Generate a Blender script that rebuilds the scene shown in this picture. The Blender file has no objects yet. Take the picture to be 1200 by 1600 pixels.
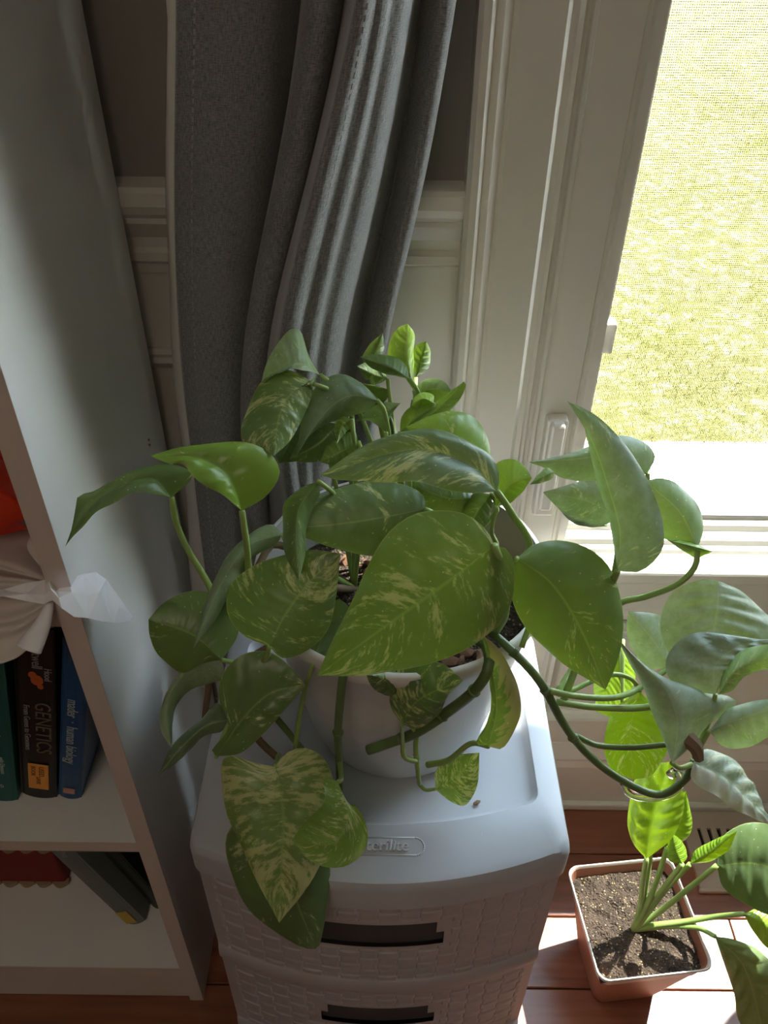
import bpy, bmesh, math, random
import numpy as np
from mathutils import Vector, Matrix, noise
random.seed(7)
S = bpy.context.scene
COL = S.collection

# ------------------------------------------------------------------ camera, world, sun, exposure
CAM_H, PITCH, ROLL, F = 1.22, 39.0, 0.72, 1280.0
cam_d = bpy.data.cameras.new('camera'); cam = bpy.data.objects.new('camera', cam_d); COL.objects.link(cam)
cam_d.sensor_fit = 'VERTICAL'; cam_d.sensor_height = 36; cam_d.lens = 36 * F / 1600; cam_d.clip_start = .01
CM = Matrix.Translation((0, 0, CAM_H)) @ Matrix.Rotation(math.radians(90 - PITCH), 4, 'X') @ Matrix.Rotation(math.radians(ROLL), 4, 'Z')
cam.matrix_world = CM
S.camera = cam
S.view_settings.view_transform = 'Standard'; S.view_settings.look = 'None'
S.view_settings.gamma = 1; S.view_settings.use_curve_mapping = False
S.view_settings.exposure = 1.86
SUN_DIR = Vector((-.42, -.33, -1.0)).normalized()
sd = bpy.data.lights.new('sun', 'SUN'); so = bpy.data.objects.new('sun', sd); COL.objects.link(so)
sd.energy = 9.5; sd.angle = math.radians(.6); sd.color = (1, .955, .87)
so.rotation_euler = SUN_DIR.to_track_quat('-Z', 'Y').to_euler(); so.location = (2, 3, 6)
wd = bpy.data.worlds.new('sky'); S.world = wd; wd.use_nodes = True
nt = wd.node_tree; bg = nt.nodes['Background']
tc = nt.nodes.new('ShaderNodeTexCoord'); sp = nt.nodes.new('ShaderNodeSeparateXYZ'); cr = nt.nodes.new('ShaderNodeValToRGB')
nt.links.new(tc.outputs['Generated'], sp.inputs[0]); nt.links.new(sp.outputs['Z'], cr.inputs[0]); nt.links.new(cr.outputs[0], bg.inputs[0])
cr.color_ramp.elements[0].position = 0; cr.color_ramp.elements[0].color = (.93, .96, 1, 1)
cr.color_ramp.elements[1].position = .7; cr.color_ramp.elements[1].color = (.60, .78, 1, 1)
bg.inputs[1].default_value = 4.4
# added warm fill light behind the camera, lifts the room's ambient level
ad = bpy.data.lights.new('fill_lamp', 'AREA'); ao = bpy.data.objects.new('fill_lamp', ad); COL.objects.link(ao)
ad.shape = 'DISK'; ad.size = .9; ad.energy = 1.9; ad.color = (1, .80, .64); ao.location = (-.3, -1.1, 2.3)

# ------------------------------------------------------------------ helpers
CP = Vector((0, 0, CAM_H)); CR = CM.to_3x3()
def ray(px, py): return CR @ Vector(((px - 600) / F, -(py - 800) / F, -1))
def Pc(px, py, c): return CP + ray(px, py) * c
def PY(px, py, Y):
    r = ray(px, py); return CP + r * (Y / r.y)
def PZ(px, py, z):
    r = ray(px, py); return CP + r * ((z - CAM_H) / r.z)

def tag(o, label=None, cat=None, group=None, kind=None):
    if label: o['label'] = label
    if cat: o['category'] = cat
    if group: o['group'] = group
    if kind: o['kind'] = kind
    return o
def empty(name, loc=(0, 0, 0), parent=None):
    o = bpy.data.objects.new(name, None); COL.objects.link(o); o.location = loc; o.empty_display_size = .05
    if parent: o.parent = parent
    return o
def finish(name, bm_or_me, mat, parent=None, smooth=True, loc=None):
    if isinstance(bm_or_me, bmesh.types.BMesh):
        bmesh.ops.recalc_face_normals(bm_or_me, faces=bm_or_me.faces)
        me = bpy.data.meshes.new(name); bm_or_me.to_mesh(me); bm_or_me.free()
    else: me = bm_or_me
    if smooth: me.polygons.foreach_set('use_smooth', [True] * len(me.polygons))
    if mat: me.materials.append(mat)
    o = bpy.data.objects.new(name, me); COL.objects.link(o)
    if loc is not None: o.location = loc
    if parent:
        o.parent = parent
        # vertices are written in world space; parents only ever carry a plain translation or are at the origin
        o.matrix_parent_inverse = Matrix.Translation(-Vector(parent.matrix_basis.translation)) if parent.get('_w', 0) == 0 and o.data else Matrix()
        if parent.parent: o.matrix_parent_inverse = Matrix.Translation(-(Vector(parent.matrix_basis.translation) + (parent.matrix_parent_inverse.translation + parent.parent.matrix_basis.translation)))
    return o
def fin_local(name, bm, mat, parent, smooth=False):
    """vertices already in the parent's own frame"""
    if isinstance(bm, bmesh.types.BMesh):
        bmesh.ops.recalc_face_normals(bm, faces=bm.faces)
        me = bpy.data.meshes.new(name); bm.to_mesh(me); bm.free()
    else: me = bm
    if smooth: me.polygons.foreach_set('use_smooth', [True] * len(me.polygons))
    me.materials.append(mat)
    o = bpy.data.objects.new(name, me); COL.objects.link(o); o.parent = parent
    return o
def box(bm, x0, x1, y0, y1, z0, z1, bev=0.0, seg=2):
    r = bmesh.ops.create_cube(bm, size=1)
    vs = r['verts']
    for v in vs:
        v.co = Vector((x0 + (v.co.x + .5) * (x1 - x0), y0 + (v.co.y + .5) * (y1 - y0), z0 + (v.co.z + .5) * (z1 - z0)))
    if bev > 0:
        es = list({e for v in vs for e in v.link_edges})
        bmesh.ops.bevel(bm, geom=es, offset=bev, segments=seg, affect='EDGES', profile=.5)
    return bm
def prism(bm, prof, axis, a, b):
    """closed profile (list of 2-tuples) swept along an axis from a to b; x: (y,z) profile, z: (x,y) profile"""
    def P(p, t): return Vector((t, p[0], p[1])) if axis == 'x' else (Vector((p[0], p[1], t)) if axis == 'z' else Vector((p[0], t, p[1])))
    A = [bm.verts.new(P(p, a)) for p in prof]; B = [bm.verts.new(P(p, b)) for p in prof]
    n = len(prof)
    for i in range(n): bm.faces.new((A[i], A[(i + 1) % n], B[(i + 1) % n], B[i]))
    bm.faces.new(A); bm.faces.new(list(reversed(B)))
    return bm
def catmull(pts, n):
    """n points spaced evenly by arc length on a Catmull-Rom curve"""
    pts = [np.array(p, float) for p in pts]
    if len(pts) == 2: pts = [pts[0], (pts[0] + pts[1]) / 2, pts[1]]
    q = [2 * pts[0] - pts[1]] + pts + [2 * pts[-1] - pts[-2]]
    out = []
    for i in range(1, len(q) - 2):
        p0, p1, p2, p3 = q[i - 1:i + 3]
        # centripetal-ish: damp tangents on uneven spacing
        d = np.linalg.norm(p2 - p1)
        m1 = (p2 - p0) * d / (np.linalg.norm(p1 - p0) + d + 1e-9)
        m2 = (p3 - p1) * d / (np.linalg.norm(p3 - p2) + d + 1e-9)
        for k in range(12):
            t = k / 12
            out.append((2*t**3-3*t*t+1)*p1 + (t**3-2*t*t+t)*m1 + (-2*t**3+3*t*t)*p2 + (t**3-t*t)*m2)
    out.append(pts[-1]); out = np.array(out)
    s = np.r_[0, np.cumsum(np.linalg.norm(np.diff(out, axis=0), axis=1))]
    u = np.linspace(0, s[-1], n)
    return np.stack([np.interp(u, s, out[:, k]) for k in range(out.shape[1])], 1)
def tube(bm, pts, r0, r1=None, n=None, seg=8, cap=True):
    if r1 is None: r1 = r0
    L = catmull([tuple(p) for p in pts], n or max(6, 5 * len(pts)))
    N = len(L); rings = []
    up = Vector((.3, .2, 1)).normalized()
    for i in range(N):
        t = Vector(L[min(i + 1, N - 1)] - L[max(i - 1, 0)]).normalized()
        a = t.cross(up)
        if a.length < 1e-3: a = t.cross(Vector((1, 0, 0)))
        a.normalize(); b = t.cross(a).normalized(); up = b if b.dot(up) > 0 else -b
        if b.dot(up) < 0: pass
        r = r0 + (r1 - r0) * i / (N - 1)
        rings.append([bm.verts.new(Vector(L[i]) + (a * math.cos(2*math.pi*k/seg) + b * math.sin(2*math.pi*k/seg)) * r) for k in range(seg)])
    for i in range(N - 1):
        for k in range(seg):
            bm.faces.new((rings[i][k], rings[i][(k+1) % seg], rings[i+1][(k+1) % seg], rings[i+1][k]))
    if cap: bm.faces.new(rings[0]); bm.faces.new(rings[-1])
    return bm
def lathe(bm, prof, cx, cy, seg=64):
    rings = []
    for r, z in prof:
        if r < 1e-6: rings.append([bm.verts.new((cx, cy, z))] * seg)
        else: rings.append([bm.verts.new((cx + r*math.cos(2*math.pi*k/seg), cy + r*math.sin(2*math.pi*k/seg), z)) for k in range(seg)])
    for i in range(len(prof) - 1):
        for k in range(seg):
            q = [rings[i][k], rings[i][(k+1) % seg], rings[i+1][(k+1) % seg], rings[i+1][k]]
            u = []
            for v in q:
                if v not in u: u.append(v)
            if len(u) > 2: bm.faces.new(u)
    return bm
def grid_mesh(name, P, uv=None, closed=False):
    """P: array (rows, cols, 3)"""
    R, Cn = P.shape[:2]
    vs = P.reshape(-1, 3).tolist(); fs = []
    for i in range(R - 1):
        for j in range(Cn - 1 if not closed else Cn):
            fs.append((i*Cn+j, i*Cn+(j+1) % Cn, (i+1)*Cn+(j+1) % Cn, (i+1)*Cn+j))
    me = bpy.data.meshes.new(name); me.from_pydata(vs, [], fs)
    if uv is not None:
        lay = me.uv_layers.new(name='UVMap')
        U = uv.reshape(-1, 2)
        idx = np.empty(len(me.loops), int); me.loops.foreach_get('vertex_index', idx)
        lay.data.foreach_set('uv', U[idx].astype(float).ravel())
    return me

# ------------------------------------------------------------------ materials
def mat(name, col, rough=.5, spec=.5, **kw):
    m = bpy.data.materials.new(name); m.use_nodes = True
    b = m.node_tree.nodes['Principled BSDF']
    b.inputs['Base Color'].default_value = (*col, 1); b.inputs['Roughness'].default_value = rough
    b.inputs['Specular IOR Level'].default_value = spec
    for k, v in kw.items(): b.inputs[k.replace('_', ' ')].default_value = v
    return m
class NB:
    """little node builder"""
    def __init__(s, m): s.nt = m.node_tree; s.b = s.nt.nodes.get('Principled BSDF'); s.out = s.nt.nodes['Material Output']
    def n(s, t, **kw):
        x = s.nt.nodes.new(t)
        for k, v in kw.items():
            if hasattr(x, k) and k not in ('Scale',): setattr(x, k, v)
            else: x.inputs[k.replace('_', ' ')].default_value = v
        return x
    def l(s, a, b): s.nt.links.new(a, b)
    def math(s, op, a, b=None, clamp=False):
        x = s.nt.nodes.new('ShaderNodeMath'); x.operation = op; x.use_clamp = clamp
        for i, v in enumerate((a, b)):
            if v is None: continue
            if isinstance(v, (int, float)): x.inputs[i].default_value = v
            else: s.l(v, x.inputs[i])
        return x.outputs[0]
    def mix(s, f, a, b):
        x = s.nt.nodes.new('ShaderNodeMix'); x.data_type = 'RGBA'
        for sock, v in ((x.inputs[0], f), (x.inputs[6], a), (x.inputs[7], b)):
            if isinstance(v, (int, float)): sock.default_value = v
            elif isinstance(v, tuple): sock.default_value = (*v, 1)
            else: s.l(v, sock)
        return x.outputs[2]
    def ramp(s, f, stops):
        x = s.nt.nodes.new('ShaderNodeValToRGB'); e = x.color_ramp.elements
        while len(e) < len(stops): e.new(.5)
        for el, (p, c) in zip(e, stops): el.position = p; el.color = (*c, 1) if isinstance(c, tuple) else (c, c, c, 1)
        s.l(f, x.inputs[0]); return x.outputs[0]
    def noise(s, vec, scale, detail=3, rough=.5, out='Fac'):
        x = s.nt.nodes.new('ShaderNodeTexNoise'); x.inputs['Scale'].default_value = scale
        x.inputs['Detail'].default_value = detail; x.inputs['Roughness'].default_value = rough
        if vec is not None: s.l(vec, x.inputs['Vector'])
        return x.outputs[out]
    def bump(s, h, strength, dist=.001, normal=None):
        x = s.nt.nodes.new('ShaderNodeBump'); x.inputs['Strength'].default_value = strength; x.inputs['Distance'].default_value = dist
        s.l(h, x.inputs['Height'])
        if normal is not None: s.l(normal, x.inputs['Normal'])
        return x.outputs[0]

def painted(name, col, rough=.45, scale=60, amt=.04):
    m = mat(name, col, rough); B = NB(m); t = B.n('ShaderNodeTexCoord')
    f = B.noise(t.outputs['Object'], scale, 4)
    g = B.noise(t.outputs['Object'], 4, 2)
    k = B.mix(B.math('MULTIPLY', g, amt * 4), (*col,), tuple(c * .82 for c in col))
    B.l(k, B.b.inputs['Base Color'])
    B.l(B.bump(f, .12, .0006), B.b.inputs['Normal'])
    return m
M_wall = painted('grey_wall_paint', (.33, .305, .27), .8, 200)
M_white = painted('white_trim_paint', (.76, .73, .65), .35, 25)
M_vinyl = painted('white_vinyl', (.72, .69, .62), .3, 20)
M_ceil = painted('ceiling_paint', (.75, .74, .72), .9)
M_shelf = painted('white_laminate', (.83, .84, .81), .32, 300)
M_edge = painted('laminate_edge_band', (.66, .58, .53), .4, 300)

def leaf_material(name, lily=False):
    m = mat(name, (.05, .15, .02), .36, .45); B = NB(m)
    uv = B.n('ShaderNodeUVMap'); sep = B.n('ShaderNodeSeparateXYZ'); B.l(uv.outputs[0], sep.inputs[0])
    oi = B.n('ShaderNodeObjectInfo')
    def attr(n):
        a = B.n('ShaderNodeAttribute'); a.attribute_type = 'OBJECT'; a.attribute_name = n; return a.outputs['Fac']
    tone, var, dust, dry = attr('tone'), attr('variegation'), attr('dust'), attr('dry')
    t = sep.outputs['X']; s = sep.outputs['Y']                       # along the rib, across (-1..1)
    sa = B.math('ABSOLUTE', s)
    v = B.math('SUBTRACT', t, B.math('MULTIPLY', sa, .10))
    rnd = B.math('MULTIPLY', oi.outputs['Random'], 37.0)
    cmb = B.n('ShaderNodeCombineXYZ')
    B.l(B.math('MULTIPLY', B.math('SUBTRACT', v, B.math('MULTIPLY', sa, .14)), 24.0), cmb.inputs[0]); B.l(B.math('MULTIPLY', s, 2.6), cmb.inputs[1]); B.l(rnd, cmb.inputs[2])
    n1 = B.noise(cmb.outputs[0], 1.3, 7, .68)
    n2 = B.noise(cmb.outputs[0], .26, 3, .5)
    base = B.ramp(tone, [(0, (.062, .112, .042)), (.4, (.120, .205, .030)), (.75, (.21, .36, .035)), (1, (.34, .55, .05))])
    base = B.mix(B.math('MULTIPLY', B.math('SUBTRACT', n2, .35), .9, True), base, B.mix(.5, base, (.15, .26, .04)))
    # cream and lime streaks follow the side veins
    mask = B.math('ADD', B.math('ADD', n1, B.math('MULTIPLY', B.math('SUBTRACT', n2, .5), .7)), B.math('MULTIPLY', B.math('SUBTRACT', var, .5), .30))
    fac = B.math('MULTIPLY', B.math('SUBTRACT', mask, .525), 9, True)
    on = B.math('GREATER_THAN', var, .01)
    fac = B.math('MULTIPLY', fac, B.math('MULTIPLY', on, .85))
    cream = B.mix(n2, (.46, .50, .12), (.72, .70, .36))
    colr = B.mix(fac, base, cream) if not lily else B.mix(B.math('MULTIPLY', fac, .35), base, (.40, .55, .08))
    # midrib and rim
    rib = B.math('MULTIPLY', B.math('SUBTRACT', .035, sa), 40, True)
    colr = B.mix(B.math('MULTIPLY', rib, .55), colr, (.30, .42, .10))
    rim = B.math('MULTIPLY', B.math('SUBTRACT', sa, .975), 40, True)
    colr = B.mix(B.math('MULTIPLY', rim, .6), colr, (.40, .48, .14))
    # dried edge
    dn = B.math('MULTIPLY', B.math('SUBTRACT', B.math('ADD', B.math('MULTIPLY', s, .5), B.noise(cmb.outputs[0], .8, 4)), .62), 12, True)
    colr = B.mix(B.math('MULTIPLY', dn, dry), colr, (.36, .27, .13))
    # dust
    tco = B.n('ShaderNodeTexCoord')
    dz = B.noise(tco.outputs['Object'], 90, 5, .65)
    colr = B.mix(B.math('MULTIPLY', B.math('MULTIPLY', dz, dust), 1.15, True), colr, (.52, .57, .54))
    vo = B.n('ShaderNodeTexVoronoi'); vo.inputs['Scale'].default_value = 260; B.l(tco.outputs['Object'], vo.inputs['Vector'])
    vs = B.n('ShaderNodeSeparateColor'); B.l(vo.outputs['Color'], vs.inputs[0])
    speck = B.math('MULTIPLY', B.math('LESS_THAN', vo.outputs['Distance'], .13), B.math('GREATER_THAN', vs.outputs[0], .88))
    colr = B.mix(B.math('MULTIPLY', speck, .8), colr, (.62, .66, .58))
    B.l(colr, B.b.inputs['Base Color'])
    B.l(B.math('ADD', .27, B.math('MULTIPLY', dust, .28)), B.b.inputs['Roughness'])
    # quilted side veins
    vc = B.n('ShaderNodeTexWave'); vc.wave_type = 'BANDS'; vc.bands_direction = 'X'
    cb = B.n('ShaderNodeCombineXYZ'); B.l(B.math('ADD', v, B.math('MULTIPLY', n2, .04)), cb.inputs[0]); B.l(cb.outputs[0], vc.inputs['Vector'])
    vc.inputs['Scale'].default_value = 4.2 if not lily else 5.0
    h = B.math('ADD', B.math('MULTIPLY', vc.outputs['Fac'], 1.0 if not lily else 2.6), B.math('MULTIPLY', n1, .8))
    nb = B.bump(h, .22, .0006); B.l(nb, B.b.inputs['Normal'])
    tr = B.n('ShaderNodeBsdfTranslucent'); 
    tcx = B.mix(.55, colr, (.36, .52, .05)); tcb = B.n('ShaderNodeHueSaturation'); tcb.inputs['Value'].default_value = 1.15; tcb.inputs['Saturation'].default_value = 1.1
    B.l(tcx, tcb.inputs['Color']); B.l(tcb.outputs[0], tr.inputs['Color'])
    mx = B.n('ShaderNodeMixShader'); mx.inputs[0].default_value = .24
    B.l(B.b.outputs[0], mx.inputs[1]); B.l(tr.outputs[0], mx.inputs[2]); B.l(mx.outputs[0], B.out.inputs['Surface'])
    return m
M_leaf = leaf_material('pothos_leaf'); M_lily = leaf_material('peace_lily_leaf', True)
M_stem = mat('green_stem', (.16, .27, .06), .42)
_b = NB(M_stem); _t = _b.n('ShaderNodeTexCoord'); _b.l(_b.mix(_b.noise(_t.outputs['Object'], 45, 3), (.06, .12, .035), (.17, .24, .08)), _b.b.inputs['Base Color'])
M_pet = mat('pale_petiole', (.28, .42, .10), .42, Subsurface_Weight=.0)
_b = NB(M_pet); _t = _b.n('ShaderNodeTexCoord'); _b.l(_b.mix(_b.noise(_t.outputs['Object'], 60, 3), (.20, .34, .07), (.36, .48, .15)), _b.b.inputs['Base Color'])
M_brown = mat('dry_brown_stem', (.22, .15, .09), .8)
M_pot = painted('white_ceramic_glaze', (.72, .70, .68), .35, 15)
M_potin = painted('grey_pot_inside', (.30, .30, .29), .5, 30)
def soil_mat():
    m = mat('potting_soil', (.06, .045, .035), .95, .2); B = NB(m); t = B.n('ShaderNodeTexCoord')
    a = B.noise(t.outputs['Object'], 70, 6, .7); v = B.n('ShaderNodeTexVoronoi'); v.inputs['Scale'].default_value = 380; B.l(t.outputs['Object'], v.inputs['Vector'])
    sc = B.n('ShaderNodeSeparateColor'); B.l(v.outputs['Color'], sc.inputs[0])
    c = B.ramp(a, [(.3, (.035, .026, .02)), (.55, (.085, .062, .047)), (.8, (.17, .12, .09))])
    sp_ = B.math('MULTIPLY', B.math('GREATER_THAN', sc.outputs[0], .86), B.math('LESS_THAN', v.outputs['Distance'], .42))
    c = B.mix(B.math('MULTIPLY', sp_, .8), c, B.mix(sc.outputs[1], (.45, .33, .10), (.40, .36, .30)))
    B.l(c, B.b.inputs['Base Color']); B.l(B.bump(B.math('ADD', a, v.outputs['Distance']), .9, .004), B.b.inputs['Normal'])
    return m
M_soil = soil_mat()
M_bark = mat('bark_chip', (.24, .12, .07), .9)
M_copper = painted('brown_clay_pot', (.32, .13, .08), .42, 40, .1)
M_rim = mat('pale_pot_rim', (.62, .57, .52), .4)
M_plast = painted('pale_grey_blue_plastic', (.47, .49, .53), .33, 120)
M_drawer = painted('grey_lilac_plastic', (.44, .42, .44), .45, 120)
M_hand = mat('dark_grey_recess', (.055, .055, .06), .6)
def wood_mat():
    m = mat('red_brown_floor_wood', (.33, .14, .08), .3, .5); B = NB(m); t = B.n('ShaderNodeTexCoord'); oi = B.n('ShaderNodeObjectInfo')
    mp = B.n('ShaderNodeMapping'); mp.inputs['Scale'].default_value = (2.2, 26, 8); B.l(t.outputs['Object'], mp.inputs[0])
    off = B.n('ShaderNodeCombineXYZ'); B.l(B.math('MULTIPLY', oi.outputs['Random'], 20), off.inputs[0]); B.l(off.outputs[0], mp.inputs['Location'])
    g = B.noise(mp.outputs[0], 2.0, 6, .6); 
    c = B.ramp(g, [(.3, (.13, .040, .022)), (.5, (.24, .085, .045)), (.75, (.34, .15, .085))])
    c = B.mix(B.math('MULTIPLY', oi.outputs['Random'], .5), c, (.28, .10, .055))
    B.l(c, B.b.inputs['Base Color']); B.l(B.bump(g, .25, .0006), B.b.inputs['Normal'])
    return m
M_wood = wood_mat()
M_dark = mat('dark_gap', (.03, .015, .01), .9)
M_beige = painted('beige_enamel', (.52, .42, .34), .45, 40)

def fabric(name, c1, c2, trans=.0):
    m = mat(name, c1, .92, .15); B = NB(m); uv = B.n('ShaderNodeUVMap')
    w = B.n('ShaderNodeMapping'); w.inputs['Scale'].default_value = (1300, 160, 1); B.l(uv.outputs[0], w.inputs[0])
    w2 = B.n('ShaderNodeMapping'); w2.inputs['Scale'].default_value = (260, 1300, 1); B.l(uv.outputs[0], w2.inputs[0])
    a = B.noise(w.outputs[0], 1, 2); b = B.noise(w2.outputs[0], 1, 2)
    f = B.math('MULTIPLY', B.math('ADD', a, b), .5)
    c = B.ramp(f, [(.30, c1), (.70, c2)])
    B.l(c, B.b.inputs['Base Color']); B.l(B.bump(f, .6, .0008), B.b.inputs['Normal'])
    B.b.inputs['Sheen Weight'].default_value = .35; B.b.inputs['Sheen Roughness'].default_value = .4
    return m
M_curt = fabric('charcoal_woven_fabric', (.095, .097, .100), (.33, .33, .325))
M_lining = mat('white_curtain_lining', (.66, .63, .58), .9)
M_thread = mat('grey_thread', (.30, .30, .30), .9)
M_paper = mat('white_paper', (.90, .90, .93), .75)
M_tan = mat('cream_wrapping_paper', (.62, .57, .53), .8)
def red_bag():
    m = mat('red_translucent_plastic', (.90, .09, .03), .25, .6); B = NB(m)
    tr = B.n('ShaderNodeBsdfTranslucent'); tr.inputs['Color'].default_value = (1, .10, .03, 1)
    mx = B.n('ShaderNodeMixShader'); mx.inputs[0].default_value = .45
    B.l(B.b.outputs[0], mx.inputs[1]); B.l(tr.outputs[0], mx.inputs[2]); B.l(mx.outputs[0], B.out.inputs['Surface'])
    t = B.n('ShaderNodeTexCoord'); B.l(B.bump(B.noise(t.outputs['Object'], 40, 3), .5, .004), B.b.inputs['Normal'])
    return m
M_red = red_bag()
def glass_mat(name, tint=(1, 1, 1), base=.04, clear=True):
    m = bpy.data.materials.new(name); m.use_nodes = True; n = m.node_tree; n.nodes.clear()
    o = n.nodes.new('ShaderNodeOutputMaterial'); t = n.nodes.new('ShaderNodeBsdfTransparent'); t.inputs[0].default_value = (*tint, 1)
    g = n.nodes.new('ShaderNodeBsdfGlossy'); g.inputs['Roughness'].default_value = .02
    fr = n.nodes.new('ShaderNodeFresnel'); fr.inputs[0].default_value = 1.45
    mx = n.nodes.new('ShaderNodeMixShader'); ge = n.nodes.new('ShaderNodeNewGeometry'); ml = n.nodes.new('ShaderNodeMath'); ml.operation = 'SUBTRACT'; ml.use_clamp = True
    n.links.new(fr.outputs[0], ml.inputs[0]); n.links.new(ge.outputs['Backfacing'], ml.inputs[1]); n.links.new(ml.outputs[0], mx.inputs[0]); n.links.new(t.outputs[0], mx.inputs[1]); n.links.new(g.outputs[0], mx.inputs[2])
    n.links.new(mx.outputs[0], o.inputs[0]); return m
M_glass = glass_mat('window_glass', (.95, .97, .96)); M_clear = mat('clear_plastic', (.95, .96, .95), .06, .5, Transmission_Weight=1.0, IOR=1.4)
M_screen = mat('grey_screen_wire', (.22, .22, .22), .6)
def lawn_mat():
    m = mat('sunlit_lawn', (.3, .4, .1), .9, .1); B = NB(m); t = B.n('ShaderNodeTexCoord')
    a = B.noise(t.outputs['Object'], 1.1, 6, .6); b = B.noise(t.outputs['Object'], 16, 6, .75)
    c = B.ramp(b, [(.32, (.070, .062, .010)), (.5, (.165, .145, .030)), (.68, (.40, .36, .18))])
    c = B.mix(B.math('MULTIPLY', B.math('SUBTRACT', a, .45), 2.2, True), c, (.15, .115, .045))
    B.l(c, B.b.inputs['Base Color']); B.l(B.bump(b, 1, .03), B.b.inputs['Normal']); return m
M_lawn = lawn_mat(); M_blade = mat('grass_blade', (.19, .165, .035), .85)
M_conc = painted('pale_concrete', (.72, .70, .66), .9, 30)

# ------------------------------------------------------------------ room shell
WY = .763                       # inner face of the window wall
WX0, WX1, WZ0, WZ1 = .150, 1.10, .505, 2.15   # hole for the window
CEIL = 2.45
bm = bmesh.new()
box(bm, -1.9, WX0, WY, WY + .14, .0, CEIL); box(bm, WX1, 2.3, WY, WY + .14, 0, CEIL)
box(bm, WX0, WX1, WY, WY + .14, 0, WZ0); box(bm, WX0, WX1, WY, WY + .14, WZ1, CEIL)
wb = finish('wall_back', bm, M_wall, smooth=False); tag(wb, kind='structure')
bm = bmesh.new(); box(bm, -2.0, -1.9, -2.6, WY + .14, 0, CEIL); tag(finish('wall_left', bm, M_wall, smooth=False), kind='structure')
bm = bmesh.new(); box(bm, 2.3, 2.4, -2.6, WY + .14, 0, CEIL); tag(finish('wall_right', bm, M_wall, smooth=False), kind='structure')
bm = bmesh.new(); box(bm, -2.0, 2.4, -2.6, WY + .14, CEIL, CEIL + .1); tag(finish('ceiling', bm, M_ceil, smooth=False), kind='structure')
# front wall (behind the photographer)
bm = bmesh.new(); box(bm, -2.0, 2.4, -2.7, -2.6, 0, CEIL)
tag(finish('wall_front', bm, M_wall, smooth=False), kind='structure')
# unseen soffit outside, added and sized to keep high sun off the lid
bm = bmesh.new(); box(bm, -2.0, 2.4, WY + .14, 1.115, 2.5, 2.62); tag(finish('sun_cut_soffit', bm, M_white, smooth=False), kind='structure')

# floor: sub-floor slab and single planks
bm = bmesh.new(); box(bm, -2.0, 2.4, -2.7, WY, -.03, -.006); fl = finish('floor', bm, M_dark, smooth=False); tag(fl, kind='structure')
PWID = .098; y = WY - .002; row = 0; plank_meshes = {}
while y > -.55:
    y0 = y - PWID; x = -1.3 - random.random() * .5
    # rows line up with the seams seen beside the square pot
    while x < 1.9:
        L = random.choice((.62, .84, 1.05)); x1 = x + L
        key = L
        if key not in plank_meshes:
            b2 = bmesh.new(); box(b2, 0, L - .0016, .0009, PWID - .0009, -.006, 0, .0012, 1)
            me = bpy.data.meshes.new('plank'); b2.to_mesh(me); b2.free(); me.materials.append(M_wood); plank_meshes[key] = me
        p = bpy.data.objects.new('plank', plank_meshes[key]); COL.objects.link(p); p.location = (x, y0, random.uniform(-.0004, 0)); p.parent = fl
        x = x1
    y = y0; row += 1
bm = bmesh.new(); box(bm, -2.0, 2.4, -2.7, y, -.006, 0); o = finish('plank', bm, M_wood, fl, smooth=False); 

# baseboards, chair rail, wainscot panels
base_prof = [(WY, 0), (WY - .016, 0), (WY - .016, .105), (WY - .013, .118), (WY - .014, .124), (WY - .009, .138), (WY - .004, .152), (WY, .155)]
bm = bmesh.new(); prism(bm, base_prof, 'x', -1.9, 2.3); box(bm, -1.9, 2.3, WY - .026, WY - .016, .0, .016, .003)
tag(finish('baseboard_back', bm, M_white, smooth=False), kind='structure')
# white wainscot field below the rail
bm = bmesh.new(); box(bm, -1.9, .068, WY - .004, WY, .155, .905); box(bm, .068, 1.19, WY - .004, WY, .155, .42); box(bm, 1.19, 2.3, WY - .004, WY, .155, .905)
wn = finish('trim_1', bm, M_white, smooth=False); tag(wn, kind='structure')
def frame_mould(bm, x0, x1, z0, z1, w=.022, y=WY - .004):
    pr = [(0, 0), (0, .004), (.004, .009), (.009, .006), (.013, .011), (.018, .006), (w, .003), (w, 0)]
    rings = []
    for d, h in pr:
        rings.append([bm.verts.new((a, y - h, b)) for a, b in ((x0 + d, z0 + d), (x1 - d, z0 + d), (x1 - d, z1 - d), (x0 + d, z1 - d))])
    for i in range(len(rings) - 1):
        for k in range(4): bm.faces.new((rings[i][k], rings[i][(k+1) % 4], rings[i+1][(k+1) % 4], rings[i+1][k]))
bm = bmesh.new(); frame_mould(bm, -.80, -.02, .23, .82); finish('panel_moulding', bm, M_white, wn, smooth=False)
bm = bmesh.new(); frame_mould(bm, .225, .66, .215, .405); finish('panel_moulding', bm, M_white, wn, smooth=False)
bm = bmesh.new(); frame_mould(bm, .715, 1.15, .215, .405); finish('panel_moulding', bm, M_white, wn, smooth=False)
rail = [(WY, .900), (WY - .006, .900), (WY - .006, .910), (WY - .012, .914), (WY - .012, .922), (WY - .008, .926), (WY - .009, .936), (WY - .016, .948),
        (WY - .019, .952), (WY - .019, .957), (WY - .024, .962), (WY - .028, .970), (WY - .028, .982), (WY - .024, .986), (WY, .988)]
bm = bmesh.new(); prism(bm, rail, 'x', -1.9, .068); tag(finish('trim_2', bm, M_white, smooth=False), kind='structure')
bm = bmesh.new(); prism(bm, rail, 'x', 1.19, 2.3); tag(finish('trim_3', bm, M_white, smooth=False), kind='structure')

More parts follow.
